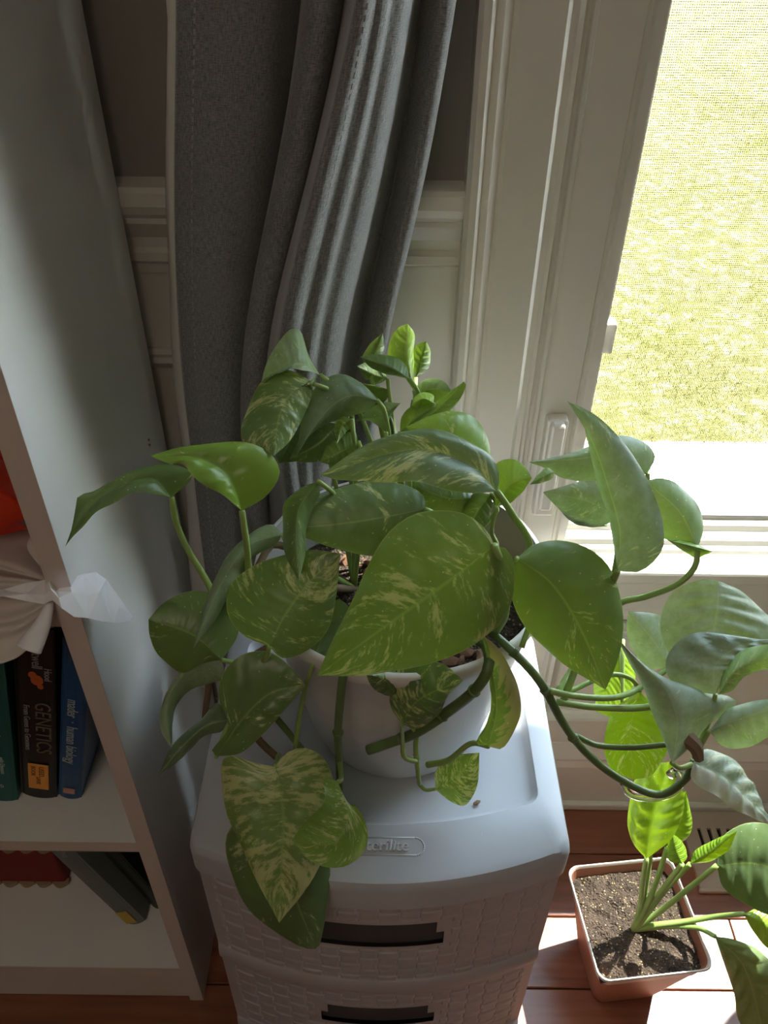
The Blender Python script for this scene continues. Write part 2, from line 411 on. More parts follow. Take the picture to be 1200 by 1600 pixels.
# window
win = empty('window_1', (.62, WY, WZ0)); tag(win, kind='structure')
def casing_prof(x0, s=1):
    # from the outer edge inwards (x grows by s)
    return [(x0, WY), (x0, WY - .030), (x0 + s*.004, WY - .034), (x0 + s*.010, WY - .034), (x0 + s*.013, WY - .028), (x0 + s*.015, WY - .022), (x0 + s*.021, WY - .025), (x0 + s*.026, WY - .019),
            (x0 + s*.029, WY - .015), (x0 + s*.033, WY - .017), (x0 + s*.072, WY - .013), (x0 + s*.076, WY - .009), (x0 + s*.082, WY - .008), (x0 + s*.082, WY)]
bm = bmesh.new(); prism(bm, casing_prof(.068), 'z', .53, WZ1 + .08); finish('casing', bm, M_white, win, smooth=False)
bm = bmesh.new(); prism(bm, casing_prof(1.19, -1), 'z', .53, WZ1 + .08); finish('casing', bm, M_white, win, smooth=False)
bm = bmesh.new(); box(bm, .068, 1.19, WY - .026, WY, WZ1, WZ1 + .09, .004); finish('casing', bm, M_white, win, smooth=False)
# frame: stepped profile from the casing to the sash
def frame_prof(x0, s=1):
    Y = WY
    return [(x0, Y + .10), (x0, Y - .002), (x0 + s*.006, Y - .002), (x0 + s*.008, Y + .006), (x0 + s*.012, Y + .007), (x0 + s*.0135, Y + .001), (x0 + s*.017, Y + .001), (x0 + s*.020, Y + .012),
            (x0 + s*.060, Y + .016), (x0 + s*.062, Y + .021), (x0 + s*.066, Y + .021), (x0 + s*.068, Y + .017), (x0 + s*.078, Y + .018), (x0 + s*.080, Y + .040), (x0 + s*.086, Y + .042), (x0 + s*.088, Y + .10)]
bm = bmesh.new(); prism(bm, frame_prof(WX0), 'z', WZ0, WZ1); finish('window_frame', bm, M_vinyl, win, smooth=False)
bm = bmesh.new(); prism(bm, frame_prof(WX1, -1), 'z', WZ0, WZ1); finish('window_frame', bm, M_vinyl, win, smooth=False)
bm = bmesh.new(); box(bm, WX0, WX1, WY + .0, WY + .10, WZ1 - .07, WZ1); finish('window_frame', bm, M_vinyl, win, smooth=False)
bot = [(WY + .0, WZ0), (WY + .0, .528), (WY + .012, .530), (WY + .014, .535), (WY + .022, .536), (WY + .024, .543), (WY + .040, .545), (WY + .042, .553), (WY + .052, .555), (WY + .054, .559), (WY + .062, .560), (WY + .10, .556), (WY + .10, WZ0)]
bm = bmesh.new(); prism(bm, bot, 'x', WX0 + .02, WX1 - .02); finish('window_sill', bm, M_vinyl, win, smooth=False)
# stool (bright ledge) and apron
bm = bmesh.new(); box(bm, .150, 1.21, WY - .022, WY + .004, .508, .528, .004); finish('stool', bm, M_white, win, smooth=False)
apr = [(WY, .508), (WY - .010, .508), (WY - .013, .500), (WY - .011, .485), (WY - .012, .455), (WY - .010, .440), (WY - .005, .428), (WY, .425)]
bm = bmesh.new(); prism(bm, apr, 'x', .085, 1.19); finish('apron', bm, M_white, win, smooth=False)
# glass and screen
bm = bmesh.new(); box(bm, WX0 + .086, WX1 - .086, WY + .062, WY + .066, .556, WZ1 - .06); finish('glass_pane', bm, M_glass, win, smooth=False)
# gasket line and handle
bm = bmesh.new(); hx = WX0 + .028
box(bm, hx, hx + .024, WY - .002, WY + .016, .60, .735, .003); box(bm, hx + .003, hx + .019, WY - .012, WY, .615, .735, .0035)
latch = finish('window_latch', bm, M_vinyl, win, smooth=False)
bm = bmesh.new(); box(bm, WX0 + .080, WX0 + .093, WY + .030, WY + .048, .80, .835, .002); finish('screen_clip', bm, M_vinyl, win, smooth=False)
bm = bmesh.new(); box(bm, .345, .50, WY + .052, WY + .060, .5595, .5615, .0006); finish('sash_strip', bm, M_screen, win, smooth=False)
# insect screen, joined wires
step = .0021; w = .00024
xs = np.arange(WX0 + .086, WX1 - .086, step); zs = np.arange(.556, WZ1 - .06, step); vs = []; fs = []
ys = WY + .092
for x in xs:
    k = len(vs); vs += [(x - w, ys, zs[0]), (x + w, ys, zs[0]), (x + w, ys, zs[-1]), (x - w, ys, zs[-1])]; fs.append((k, k+1, k+2, k+3))
for z in zs:
    k = len(vs); vs += [(xs[0], ys, z - w), (xs[-1], ys, z - w), (xs[-1], ys, z + w), (xs[0], ys, z + w)]; fs.append((k, k+1, k+2, k+3))
me = bpy.data.meshes.new('insect_screen'); me.from_pydata(vs, [], fs); sc_ = finish('insect_screen', me, M_screen, win, smooth=False); tag(sc_, kind='stuff')

# outside: path and lawn
GZ = -.42
bm = bmesh.new(); box(bm, -3, 6, WY + .14, 2.42, GZ - .05, GZ + .01); tag(finish('path', bm, M_conc, smooth=False), kind='structure')
n = 90; P = np.zeros((n, n, 3))
for i in range(n):
    for j in range(n):
        X = -6 + 22 * j / (n-1); Yv = 2.42 + 26 * (i / (n-1))**1.6
        P[i, j] = (X, Yv, GZ + .02 + .03 * noise.noise(Vector((X*1.3, Yv*1.3, 0))) * min(1, (Yv-2.42)*2))
tag(finish('lawn', grid_mesh('lawn', P), M_lawn), kind='structure')
rng = np.random.default_rng(3); N = 60000
X = rng.uniform(.2, 4.2, N); Yv = 2.44 + rng.random(N)**1.5 * 6.5; a = rng.uniform(0, 6.28, N); h = rng.uniform(.008, .028, N); ln = rng.uniform(-.03, .03, (N, 2))
vs = np.zeros((N, 3, 3)); vs[:, 0] = np.stack([X - .0025*np.cos(a), Yv - .0025*np.sin(a), np.full(N, GZ)], 1); vs[:, 1] = np.stack([X + .0025*np.cos(a), Yv + .0025*np.sin(a), np.full(N, GZ)], 1)
vs[:, 2] = np.stack([X + ln[:, 0], Yv + ln[:, 1], GZ + .02 + h], 1)
me = bpy.data.meshes.new('grass'); me.from_pydata(vs.reshape(-1, 3).tolist(), [], np.arange(3*N).reshape(-1, 3).tolist())
g = finish('grass', me, M_blade, smooth=False); tag(g, 'short sunlit lawn grass outside beyond the window screen', 'grass', kind='stuff')

# floor register (vent)
vx0, vx1, vy0, vy1 = .485, .76, .605, .735
vent = empty('floor_vent', ((vx0+vx1)/2, (vy0+vy1)/2, 0)); tag(vent, 'beige slotted metal floor vent set along the wall beside the square pot', 'vent')
bm = bmesh.new(); slots = [(vx0 + .022 + i*.0155, vx0 + .0285 + i*.0155) for i in range(16)]
x = vx0
for s0, s1 in slots: box(bm, x, s0, vy0, vy1, .0, .006); x = s1
box(bm, x, vx1, vy0, vy1, 0, .006)
for s0, s1 in slots: box(bm, s0, s1, vy0, vy0 + .045, 0, .006); box(bm, s0, s1, vy1 - .03, vy1, 0, .006)
finish('vent_plate', bm, M_beige, vent, smooth=False)
bm = bmesh.new(); box(bm, vx0 + .01, vx1 - .01, vy0 + .01, vy1 - .01, 0.0003, .0012); finish('vent_damper', bm, M_dark, vent, smooth=False)
bm = bmesh.new(); box(bm, vx0 - .003, vx1 + .003, vy0 - .004, vy0 + .002, 0, .0085, .002); finish('vent_rim', bm, M_beige, vent, smooth=False)

# ------------------------------------------------------------------ curtain
cols = [  # px at image rows 5, 300, 560, 900 on a plane at Y
    (282, 270, 282, 322, .672), (300, 294, 300, 335, .664), (370, 345, 330, 352, .652), (430, 398, 362, 368, .660), (462, 428, 380, 385, .690), (476, 432, 372, 392, .703),
    (488, 430, 368, 398, .672), (508, 452, 385, 405, .656), (530, 472, 402, 415, .662), (542, 480, 410, 425, .686), (552, 478, 406, 440, .668), (561, 487, 414, 450, .632), (568, 494, 422, 455, .584), (580, 508, 438, 464, .588), (592, 524, 452, 470, .601), (604, 540, 470, 478, .603), (616, 554, 484, 486, .618), (630, 572, 500, 496, .622), (641, 587, 518, 506, .644), (648, 598, 530, 512, .684), (660, 618, 550, 530, .706), (680, 636, 568, 544, .684), (700, 650, 584, 554, .672), (712, 660, 592, 565, .690), (700, 650, 580, 560, .712)]
rows_y = (5, 300, 560, 900)
zq = np.linspace(2.3, .02, 90)
ctrl = []
for cidx in cols:
    pts = [PY(cidx[i], rows_y[i], cidx[4]) for i in range(4)]
    zz = np.array([p.z for p in pts]); xx = np.array([p.x for p in pts])
    x = np.interp(zq, zz[::-1], xx[::-1])
    sl_top = (xx[0] - xx[1]) / (zz[0] - zz[1]); x = np.where(zq > zz[0], xx[0] + sl_top * (zq - zz[0]) * .6, x)
    # smooth
    for _ in range(10): x[1:-1] = (x[:-2] + x[1:-1]*2 + x[2:]) / 4
    ctrl.append((x, cidx[4]))
P = []
for k, z in enumerate(zq):
    kb = min(1, max(0, (.84 - z) / .16)); line = catmull([(c[0][k], c[1] + kb * max(0, .635 + (c[1] - .58) * .4 - c[1]), z) for c in ctrl], 150)
    P.append(line)
P = np.array(P)
Uv = np.zeros(P.shape[:2] + (2,))
seglen = np.r_[0, np.cumsum(np.linalg.norm(np.diff(P[40, :, :2], axis=0), axis=1))]
for i in range(P.shape[0]):
    for j in range(P.shape[1]):
        Uv[i, j] = (seglen[j], zq[i])
        P[i, j, 1] += .0030 * noise.noise(Vector((P[i, j, 0]*22, zq[i]*5, 1))) + .0010 * noise.noise(Vector((P[i, j, 0]*70, zq[i]*9, 4)))
curt = empty('curtain', (0, .67, 0)); tag(curt, 'charcoal grey woven curtain with white lining hanging beside the window', 'curtain')
cm = finish('fabric', grid_mesh('fabric', P, Uv), M_curt, curt)
sm = cm.modifiers.new('thick', 'SOLIDIFY'); sm.thickness = .0016
# lining: shows along the left hem
lx = [(263, 256, 268, 298), (270, 270, 284, 318), (290, 300, 310, 330), (380, 370, 350, 362)]
P2 = []
for k, z in enumerate(zq):
    pts = []
    for q, row in enumerate(lx):
        pp = [PY(row[i], rows_y[i], .678) for i in range(4)]
        zz = [p.z for p in pp][::-1]; xx = [p.x for p in pp][::-1]
        x = np.interp(z, zz, xx) + (.006 * math.sin(z * 19 + 1.0) * max(0, 1 - z) * 1.3 if q == 0 else 0)
        pts.append((x, .680 + .010 * (q == 0) - .003 * (q == 1) + .004 * math.sin(z*9) * (q == 0), z))
    P2.append(catmull(pts, 20))
l_ = finish('lining', grid_mesh('lining', np.array(P2)), M_lining, curt); sm = l_.modifiers.new('thick', 'SOLIDIFY'); sm.thickness = .0022
tag(l_, 'white lining edge')
# stitches along two seams
def stitch(col):
    vs = []; fs = []
    for i in range(len(zq) - 1):
        a, b = Vector(P[i, col]), Vector(P[i+1, col])
        for q in range(4):
            p0 = a.lerp(b, q/4 + .03); p1 = a.lerp(b, q/4 + .17); k = len(vs)
            for p in (p0, p1):
                vs += [(p.x - .0007, p.y - .0030, p.z), (p.x + .0007, p.y - .0030, p.z)]
            fs.append((k, k+1, k+3, k+2))
    me = bpy.data.meshes.new('stitching'); me.from_pydata(vs, [], fs); s_ = finish('stitching', me, M_thread, curt, smooth=False); tag(s_, kind='stuff')
stitch(5)
stitch(90)

# ------------------------------------------------------------------ bookcase
BX = -.237; BF = .446; BT = .018
bc = empty('bookcase', (-.60, .6, 0)); tag(bc, 'tall white laminate bookcase against the wall left of the drawer tower', 'bookcase')
bm = bmesh.new(); box(bm, BX - BT, BX, BF + .0006, WY - .03, 0, 2.02); finish('side_panel', bm, M_shelf, bc, smooth=False)
bm = bmesh.new(); box(bm, BX - BT, BX, BF, BF + .0008, 0, 2.02); finish('edge_band', bm, M_edge, bc, smooth=False)
bm = bmesh.new(); box(bm, -1.0, -1.0 + BT, BF, WY - .03, 0, 2.02); finish('side_panel', bm, M_shelf, bc, smooth=False)
bm = bmesh.new(); box(bm, -1.0 + BT, BX - BT, WY - .036, WY - .030, 0, 2.02); finish('back_panel', bm, M_shelf, bc, smooth=False)
SH = (.095, .405, .753, 1.10, 1.45, 1.80)
for z in SH:
    bm = bmesh.new(); box(bm, -1.0 + BT, BX - BT, BF + .003, WY - .036, z - BT, z); sh = finish('shelf', bm, M_shelf, bc, smooth=False)
    bm = bmesh.new(); box(bm, -1.0 + BT, BX - BT, BF + .0022, BF + .003, z - BT, z - .0003); finish('edge_band', bm, M_edge, sh, smooth=False)
bm = bmesh.new(); box(bm, -1.0 + BT, BX - BT, BF + .004, BF + .02, 0.004, SH[0] - BT); finish('plinth', bm, M_edge, bc, smooth=False)
bm = bmesh.new(); box(bm, -1.0, BX, BF, WY - .03, 2.02, 2.04); finish('top_panel', bm, M_shelf, bc, smooth=False)
for zz in (.945, .952, .93):
    pass
bm = bmesh.new()
for (px, py) in ((232, 687), (233, 695)):
    r = ray(px, py); p = CP + r * (BX / r.x); bmesh.ops.create_uvsphere(bm, u_segments=6, v_segments=4, radius=.0013, matrix=Matrix.Translation(p))
finish('screw_hole', bm, M_brown, bc)

# ------------------------------------------------------------------ books
def text_mesh(s, size, extrude=.0002, shear=0.0, align='LEFT', squash=1.0):
    c = bpy.data.curves.new('t', 'FONT'); c.body = s; c.size = size; c.extrude = extrude; c.shear = shear; c.align_x = align; c.resolution_u = 3
    c.space_character = 1.0
    o = bpy.data.objects.new('t', c); COL.objects.link(o)
    dg = bpy.context.evaluated_depsgraph_get(); dg.update()
    me = bpy.data.meshes.new_from_object(o.evaluated_get(dg)); bpy.data.objects.remove(o); bpy.data.curves.remove(c)
    if squash != 1: me.transform(Matrix.Diagonal((squash, 1, 1, 1)))
    return me
SPINE = Matrix(((0, 1, 0, 0), (0, 0, -1, 0), (-1, 0, 0, 0), (0, 0, 0, 1)))   # text x -> -Z, text y -> +X, normal -> -Y
def book(label, x_right, z, T, H, D, Yf, lean, m_cover, texts=(), extra=None, yaw=0, group=None):
    """x_right = world x of the lower right spine corner; lean>0 tips the top to the right"""
    rt = empty('book', (x_right, Yf, z)); rt.rotation_euler = (0, math.radians(lean), math.radians(yaw)); tag(rt, label, 'book', group)
    if lean >= 0: x0, x1 = -T, 0
    else: x0, x1 = 0, T
    bm = bmesh.new(); c = .0022
    box(bm, x0, x0 + c, .003, D, 0, H, .0006, 1); box(bm, x1 - c, x1, .003, D, 0, H, .0006, 1)
    # rounded spine
    pr = []
    for k in range(9):
        u = k / 8; pr.append((x0 + T*u, .0045 - .0045 * math.sin(math.pi*u)**.6))
    for k in range(8, -1, -1):
        u = k / 8; pr.append((x0 + .001 + (T-.002)*u, .0068 - .0045 * math.sin(math.pi*u)**.6))
    prism(bm, pr, 'z', 0, H)
    fin_local('cover', bm, m_cover, rt)
    bm = bmesh.new(); box(bm, x0 + c, x1 - c, .007, D - .004, .003, H - .003); fin_local('pages', bm, M_tan, rt)
    for (s, size, zt, xo, mm, sh, sq) in texts:
        me = text_mesh(s, size, .0002, sh, squash=sq); me.transform(Matrix.Translation((x0 + xo, -.0004, zt)) @ SPINE)
        fin_local('title', me, mm, rt)
    if extra: extra(rt, x0, x1)
    return rt
M_cteal = mat('teal_cover', (.005, .11, .105), .4); M_cblack = mat('black_cover', (.012, .012, .012), .35); M_cblue = mat('blue_cover', (.010, .075, .21), .35)
M_cgrey = mat('slate_cover', (.17, .20, .18), .6); M_cdk = mat('dark_green_cover', (.016, .03, .026), .45); M_ink = mat('pale_ink', (.42, .50, .52), .6); M_inkd = mat('dull_gold_ink', (.17, .14, .09), .6)
M_orange = mat('orange_sticker', (.85, .36, .06), .6); M_inkb = mat('brown_ink', (.16, .06, .02), .6); M_yel = mat('yellow_sticker', (.52, .36, .05), .6); M_crim = mat('dark_red_cloth', (.20, .018, .012), .8)
M_pink = mat('pink_label', (.6, .28, .22), .6); M_flame = mat('flame_print', (.55, .12, .02), .5); M_cool = mat('silver_ink', (.33, .35, .36), .6); M_cream = mat('cream_trim', (.36, .27, .16), .8)
BY = .497
def ex_gen(rt, x0, x1):
    bm = bmesh.new(); box(bm, x0 + .010, x0 + .031, -.0016, -.0002, .020, .066, .0006, 1); o = fin_local('price_sticker', bm, M_orange, rt); tag(o, 'orange used sticker')
    for s_, zz, xx, sz in (('USED', .063, .0215, .0075), ('BOOK', .063, .0135, .0065), ('SAVE', .044, .0185, .0065)):
        me = text_mesh(s_, sz, .0001); me.transform(Matrix.Translation((x0 + xx, -.0018, zz)) @ SPINE); fin_local('sticker_print', me, M_inkb, o)
    bm = bmesh.new()
    for k, (a, b, r) in enumerate(((.022, .205, .006), (.018, .212, .004), (.025, .196, .003))):
        bmesh.ops.create_uvsphere(bm, u_segments=12, v_segments=6, radius=r, matrix=Matrix.Translation((x0 + a, .0, b)) @ Matrix.Diagonal((1, .14, 1.3, 1)))
    fin_local('cover_picture', bm, M_flame, rt)
b1 = book('dark blue textbook with white lettering leaning on the bookcase side', -.3290, SH[1], .0245, .262, .19, BY, 14.2, M_cblue,
     [('mader  ·  human biology', .0155, .178, .0075, M_ink, .1, .72)],
     lambda rt, x0, x1: fin_local('publisher_mark', box(bmesh.new(), x0 + .006, x0 + .018, -.0011, -.0002, .012, .021), M_pink, rt))
b2 = book('thick black genetics textbook with an orange used sticker on its spine', -.3560, SH[1], .038, .276, .205, BY, 13.2, M_cblack,
     [('GENETICS', .022, .172, .0195, M_inkd, 0, .86), ('From Genes to Genomes', .0085, .165, .0085, M_cool, 0, .86), ('Hartwell', .014, .262, .018, M_cool, 0, .8), ('Hood', .010, .225, .029, M_cool, 0, .8)], ex_gen)
b3 = book('teal microbiology textbook standing left of the black one', -.3975, SH[1], .036, .262, .205, BY - .004, 12.2, M_cteal,
     [('Microbiology', .0165, .175, .0155, M_ink, 0, .85), ('with Diseases', .007, .085, .023, M_ink, 0, .8), ('by Taxonomy', .007, .085, .013, M_ink, 0, .8), ('e', .014, .034, .018, M_ink, 0, 1)])
b3b = book('plain pale textbook left of the teal book behind the paper', -.4370, SH[1], .032, .25, .20, BY, 11.5, M_cgrey)
# lower shelf
def ex_yel(rt, x0, x1):
    bm = bmesh.new(); box(bm, x0 + .004, x1 - .008, -.0012, -.0003, .006, .038, .0004, 1); tag(fin_local('price_sticker', bm, M_yel, rt), 'yellow sticker')
pb = PZ(197, 1446, SH[0])
b4 = book('slate grey book leaning left on the lowest shelf with a yellow sticker', pb.x, SH[0], .028, .225, .15, pb.y, -17, M_cgrey, [('the', .014, .20, .012, M_cool, .1, 1)], ex_yel)
pb2 = PZ(226, 1428, SH[0]); 
b5 = book('black book leaning against the slate grey one on the lowest shelf', pb2.x + .010, SH[0], .020, .21, .15, pb2.y + .006, -15, M_cdk)
b6 = book('thin dark green book with pale lettering beside the bookcase side', BX - BT - .004, SH[0], .018, .225, .15, pb2.y - .004, 0, M_cdk, [('Collected', .017, .215, .005, M_cool, 0, 1)])
# dark red scalloped cloth roll at the back of the lowest shelf
rc = empty('scalloped_box', (-.53, .62, SH[0])); tag(rc, 'dark red box with cream scalloped edges lying on the lowest shelf', 'box')
bm = bmesh.new(); box(bm, -.66, -.434, .556, .70, SH[0] + .001, SH[0] + .100, .004); finish('box_body', bm, M_crim, rc, smooth=False)
for zz, name in ((SH[0] + .001, 'scalloped_trim'), (SH[0] + .093, 'scalloped_trim')):
    bm = bmesh.new()
    pr = [(-.663, .561)]; nb = 10
    for k in range(nb * 8 + 1):
        u = k / (nb * 8); pr.append((-.663 + .232 * u, .557 - .0065 * abs(math.sin(math.pi * nb * u))))
    pr.append((-.431, .561)); prism(bm, pr, 'z', zz, zz + .008)
    finish(name, bm, M_cream, rc, smooth=False)

# ------------------------------------------------------------------ papers and red bag on the upper shelf
def patch(name, rows, mat_, parent=None, nr=40, nc=40, crinkle=.002, seed=0, thick=.0006, fold=0):
    R = [catmull([tuple(Pc(*p)) for p in r], nc) for r in rows]
    R = np.array(R); out = np.zeros((nr, nc, 3))
    for j in range(nc): out[:, j] = catmull([tuple(v) for v in R[:, j]], nr)
    for i in range(nr):
        for j in range(nc):
            p = Vector(out[i, j]); 
            nv = Vector((noise.noise(p*38 + Vector((seed,)*3)), noise.noise(p*38 + Vector((seed+9,)*3)), noise.noise(p*38 + Vector((seed+5,)*3))))
            rd = 1 - abs(noise.noise(p*24 + Vector((seed+3,)*3))) * 3
            out[i, j] += np.array(nv) * crinkle * .5 + np.array((0, -.6, .8)) * crinkle * rd * .6
    o = finish(name, grid_mesh(name, out), mat_, parent)
    if thick: s = o.modifiers.new('t', 'SOLIDIFY'); s.thickness = thick
    return o
wp = patch('wrapping_paper', [
    [(-90, 800, .74), (-30, 800, .735), (20, 792, .73), (48, 802, .728)],
    [(-100, 835, .700), (-30, 838, .700), (28, 850, .70), (66, 872, .700)],
    [(-100, 866, .668), (-30, 872, .670), (30, 888, .668), (78, 908, .664)],
    [(-105, 876, .676), (-30, 882, .676), (30, 896, .672), (79, 911, .662)],
    [(-110, 905, .646), (-30, 904, .648), (30, 906, .650), (80, 915, .650)],
    [(-110, 915, .655), (-30, 913, .655), (30, 913, .654), (81, 918, .648)],
    [(-110, 950, .634), (-30, 950, .634), (30, 946, .636), (82, 932, .638)],
    [(-110, 972, .643), (-30, 972, .643), (30, 966, .642), (80, 940, .640)],
    [(-110, 985, .632), (-30, 984, .632), (30, 978, .634), (76, 950, .636)],
    [(-110, 1005, .641), (-30, 1004, .640), (28, 994, .640), (70, 968, .638)],
    [(-110, 1045, .634), (-30, 1042, .632), (20, 1031, .634), (52, 1008, .636)]], M_tan, crinkle=.0015, seed=2, nr=90)
tag(wp, 'cream crumpled wrapping paper hanging over the upper shelf edge', 'paper')
# pleats
rolled = bmesh.new()
A, Bp = Pc(80, 938, .632), Pc(46, 1014, .628)
L = catmull([tuple(A), tuple(A.lerp(Bp, .5) + Vector((.002, 0, 0))), tuple(Bp)], 14)
rg = []
for i, p in enumerate(L):
    r = .002 + .0052 * i / 13; t = (Bp - A).normalized(); a = t.cross(Vector((0, 0, 1))).normalized(); b = t.cross(a)
    rg.append([rolled.verts.new(Vector(p) + (a*math.cos(k*.42) * 1.25 + b*math.sin(k*.42)) * r * (1 + .02 * k)) for k in range(16)])
for i in range(13):
    for k in range(15): rolled.faces.new((rg[i][k], rg[i][k+1], rg[i+1][k+1], rg[i+1][k]))
o = finish('rolled_edge', rolled, M_paper, wp); o.matrix_parent_inverse = Matrix()
s = o.modifiers.new('t', 'SOLIDIFY'); s.thickness = .0005
def facets(name, rows, mat_):
    bm = bmesh.new(); V = [[bm.verts.new(Pc(*p)) for p in r] for r in rows]
    for i in range(len(V) - 1):
        for j in range(len(V[0]) - 1):
            q = (V[i][j], V[i][j+1], V[i+1][j+1], V[i+1][j])
            if (i + j) % 2: bm.faces.new((q[0], q[1], q[2])); bm.faces.new((q[0], q[2], q[3]))
            else: bm.faces.new((q[0], q[1], q[3])); bm.faces.new((q[1], q[2], q[3]))
    o = finish(name, bm, mat_, smooth=False); sd_ = o.modifiers.new('t', 'SOLIDIFY'); sd_.thickness = .0004; return o
ws = facets('paper_sheet', [
    [(-40, 922, .622), (5, 921, .624), (40, 911, .626), (70, 906, .628), (77, 890, .628), (88, 924, .622), (106, 904, .628), (130, 897, .640), (150, 894, .652), (166, 905, .662), (184, 930, .668), (208, 964, .672)],
    [(-40, 932, .618), (5, 928, .616), (40, 928, .620), (70, 930, .616), (79, 920, .612), (92, 934, .610), (112, 925, .618), (134, 930, .632), (155, 925, .640), (168, 945, .656), (186, 948, .660), (205, 966, .670)],
    [(-40, 934, .618), (5, 932, .618), (40, 939, .620), (68, 944, .618), (82, 938, .612), (96, 950, .610), (116, 964, .618), (138, 966, .628), (160, 971, .640), (178, 973, .652), (194, 972, .662), (204, 970, .668)]], M_paper)
tag(ws, 'bright white torn paper sheet poking out past the bookcase side', 'paper')
bag = patch('plastic_bag', [
    [(-130, 690, .70), (-60, 665, .715), (-12, 655, .73), (12, 690, .735)],
    [(-130, 720, .66), (-60, 700, .665), (-8, 700, .690), (24, 722, .700)],
    [(-130, 755, .64), (-60, 745, .640), (0, 745, .655), (34, 765, .675)],
    [(-130, 790, .635), (-60, 775, .625), (-5, 770, .635), (47, 800, .655)],
    [(-130, 815, .66), (-60, 815, .648), (0, 815, .650), (49, 815, .668)],
    [(-130, 845, .69), (-60, 848, .685), (0, 843, .680), (40, 828, .69)]], M_red, crinkle=.018, seed=31, thick=.0008)
tag(bag, 'crinkled red translucent plastic bag on the upper shelf', 'bag')

# ------------------------------------------------------------------ drawer tower
HW, YF, YB, ZT = .160, .352, .600, .580
def outline(inx, inf, inb, n=28, cr=.014, bulge=.034):
    hw = HW - inx; pts = []
    def fy(x): return YF + inf - bulge * (1 - (x / HW)**2)
    for k in range(n + 1):
        x = -hw + cr + (2*hw - 2*cr) * k / n; pts.append((x, fy(x)))
    yr = fy(hw - cr)
    for k in range(1, 5):
        a = -math.pi/2 + (math.pi/2) * k / 5; pts.append((hw - cr + cr*math.cos(a), yr + cr + cr*math.sin(a)))
    yb = YB - inb
    pts.append((hw, yr + cr + .001)); 
    for k in range(0, 5):
        a = (math.pi/2) * k / 4; pts.append((hw - cr + cr*math.cos(a), yb - cr + cr*math.sin(a)))
    for k in range(0, 5):
        a = math.pi/2 + (math.pi/2) * k / 4; pts.append((-hw + cr + cr*math.cos(a), yb - cr + cr*math.sin(a)))
    pts.append((-hw, yr + cr + .001))
    for k in range(1, 5):
        a = math.pi + (math.pi/2) * k / 5; pts.append((-hw + cr + cr*math.cos(a), yr + cr + cr*math.sin(a)))
    return pts
def stack(bm, rings, cap_top=True, cap_bot=True):
    R = [[bm.verts.new((x, y, z)) for x, y in pts] for pts, z in rings]
    n = len(R[0])
    for i in range(len(R) - 1):
        for k in range(n): bm.faces.new((R[i][k], R[i][(k+1) % n], R[i+1][(k+1) % n], R[i+1][k]))
    if cap_bot: bm.faces.new(R[0])
    if cap_top: bm.faces.new(R[-1])
tower = empty('drawer_tower', (0, .47, 0)); tag(tower, 'grey plastic woven-look drawer tower under the big pothos', 'drawers')
bm = bmesh.new()
stack(bm, [(outline(.004, .004, .004), .540), (outline(0, 0, 0), .541), (outline(0, 0, 0), .568), (outline(.001, .0012, .001), .5735), (outline(.0028, .0035, .003), .5775), (outline(.007, .009, .007), .5795), (outline(.021, .050, .020), .5815), (outline(.0225, .052, .022), .5815),
           (outline(.0265, .0565, .026), .5745), (outline(.0285, .0595, .028), .5735)])
lid = finish('lid', bm, M_plast, tower)
m_ = lid.modifiers.new('es', 'EDGE_SPLIT'); m_.split_angle = math.radians(40)
# faint moulded ribs on the front of the lid
for xr in (-.02, .045, .085):
    bm = bmesh.new(); tube(bm, [(xr, YF - .026 + .034*(xr/HW)**2, .5768), (xr, YF + .012, .5805)], .0006, seg=6); finish('moulded_rib', bm, M_plast, tower)
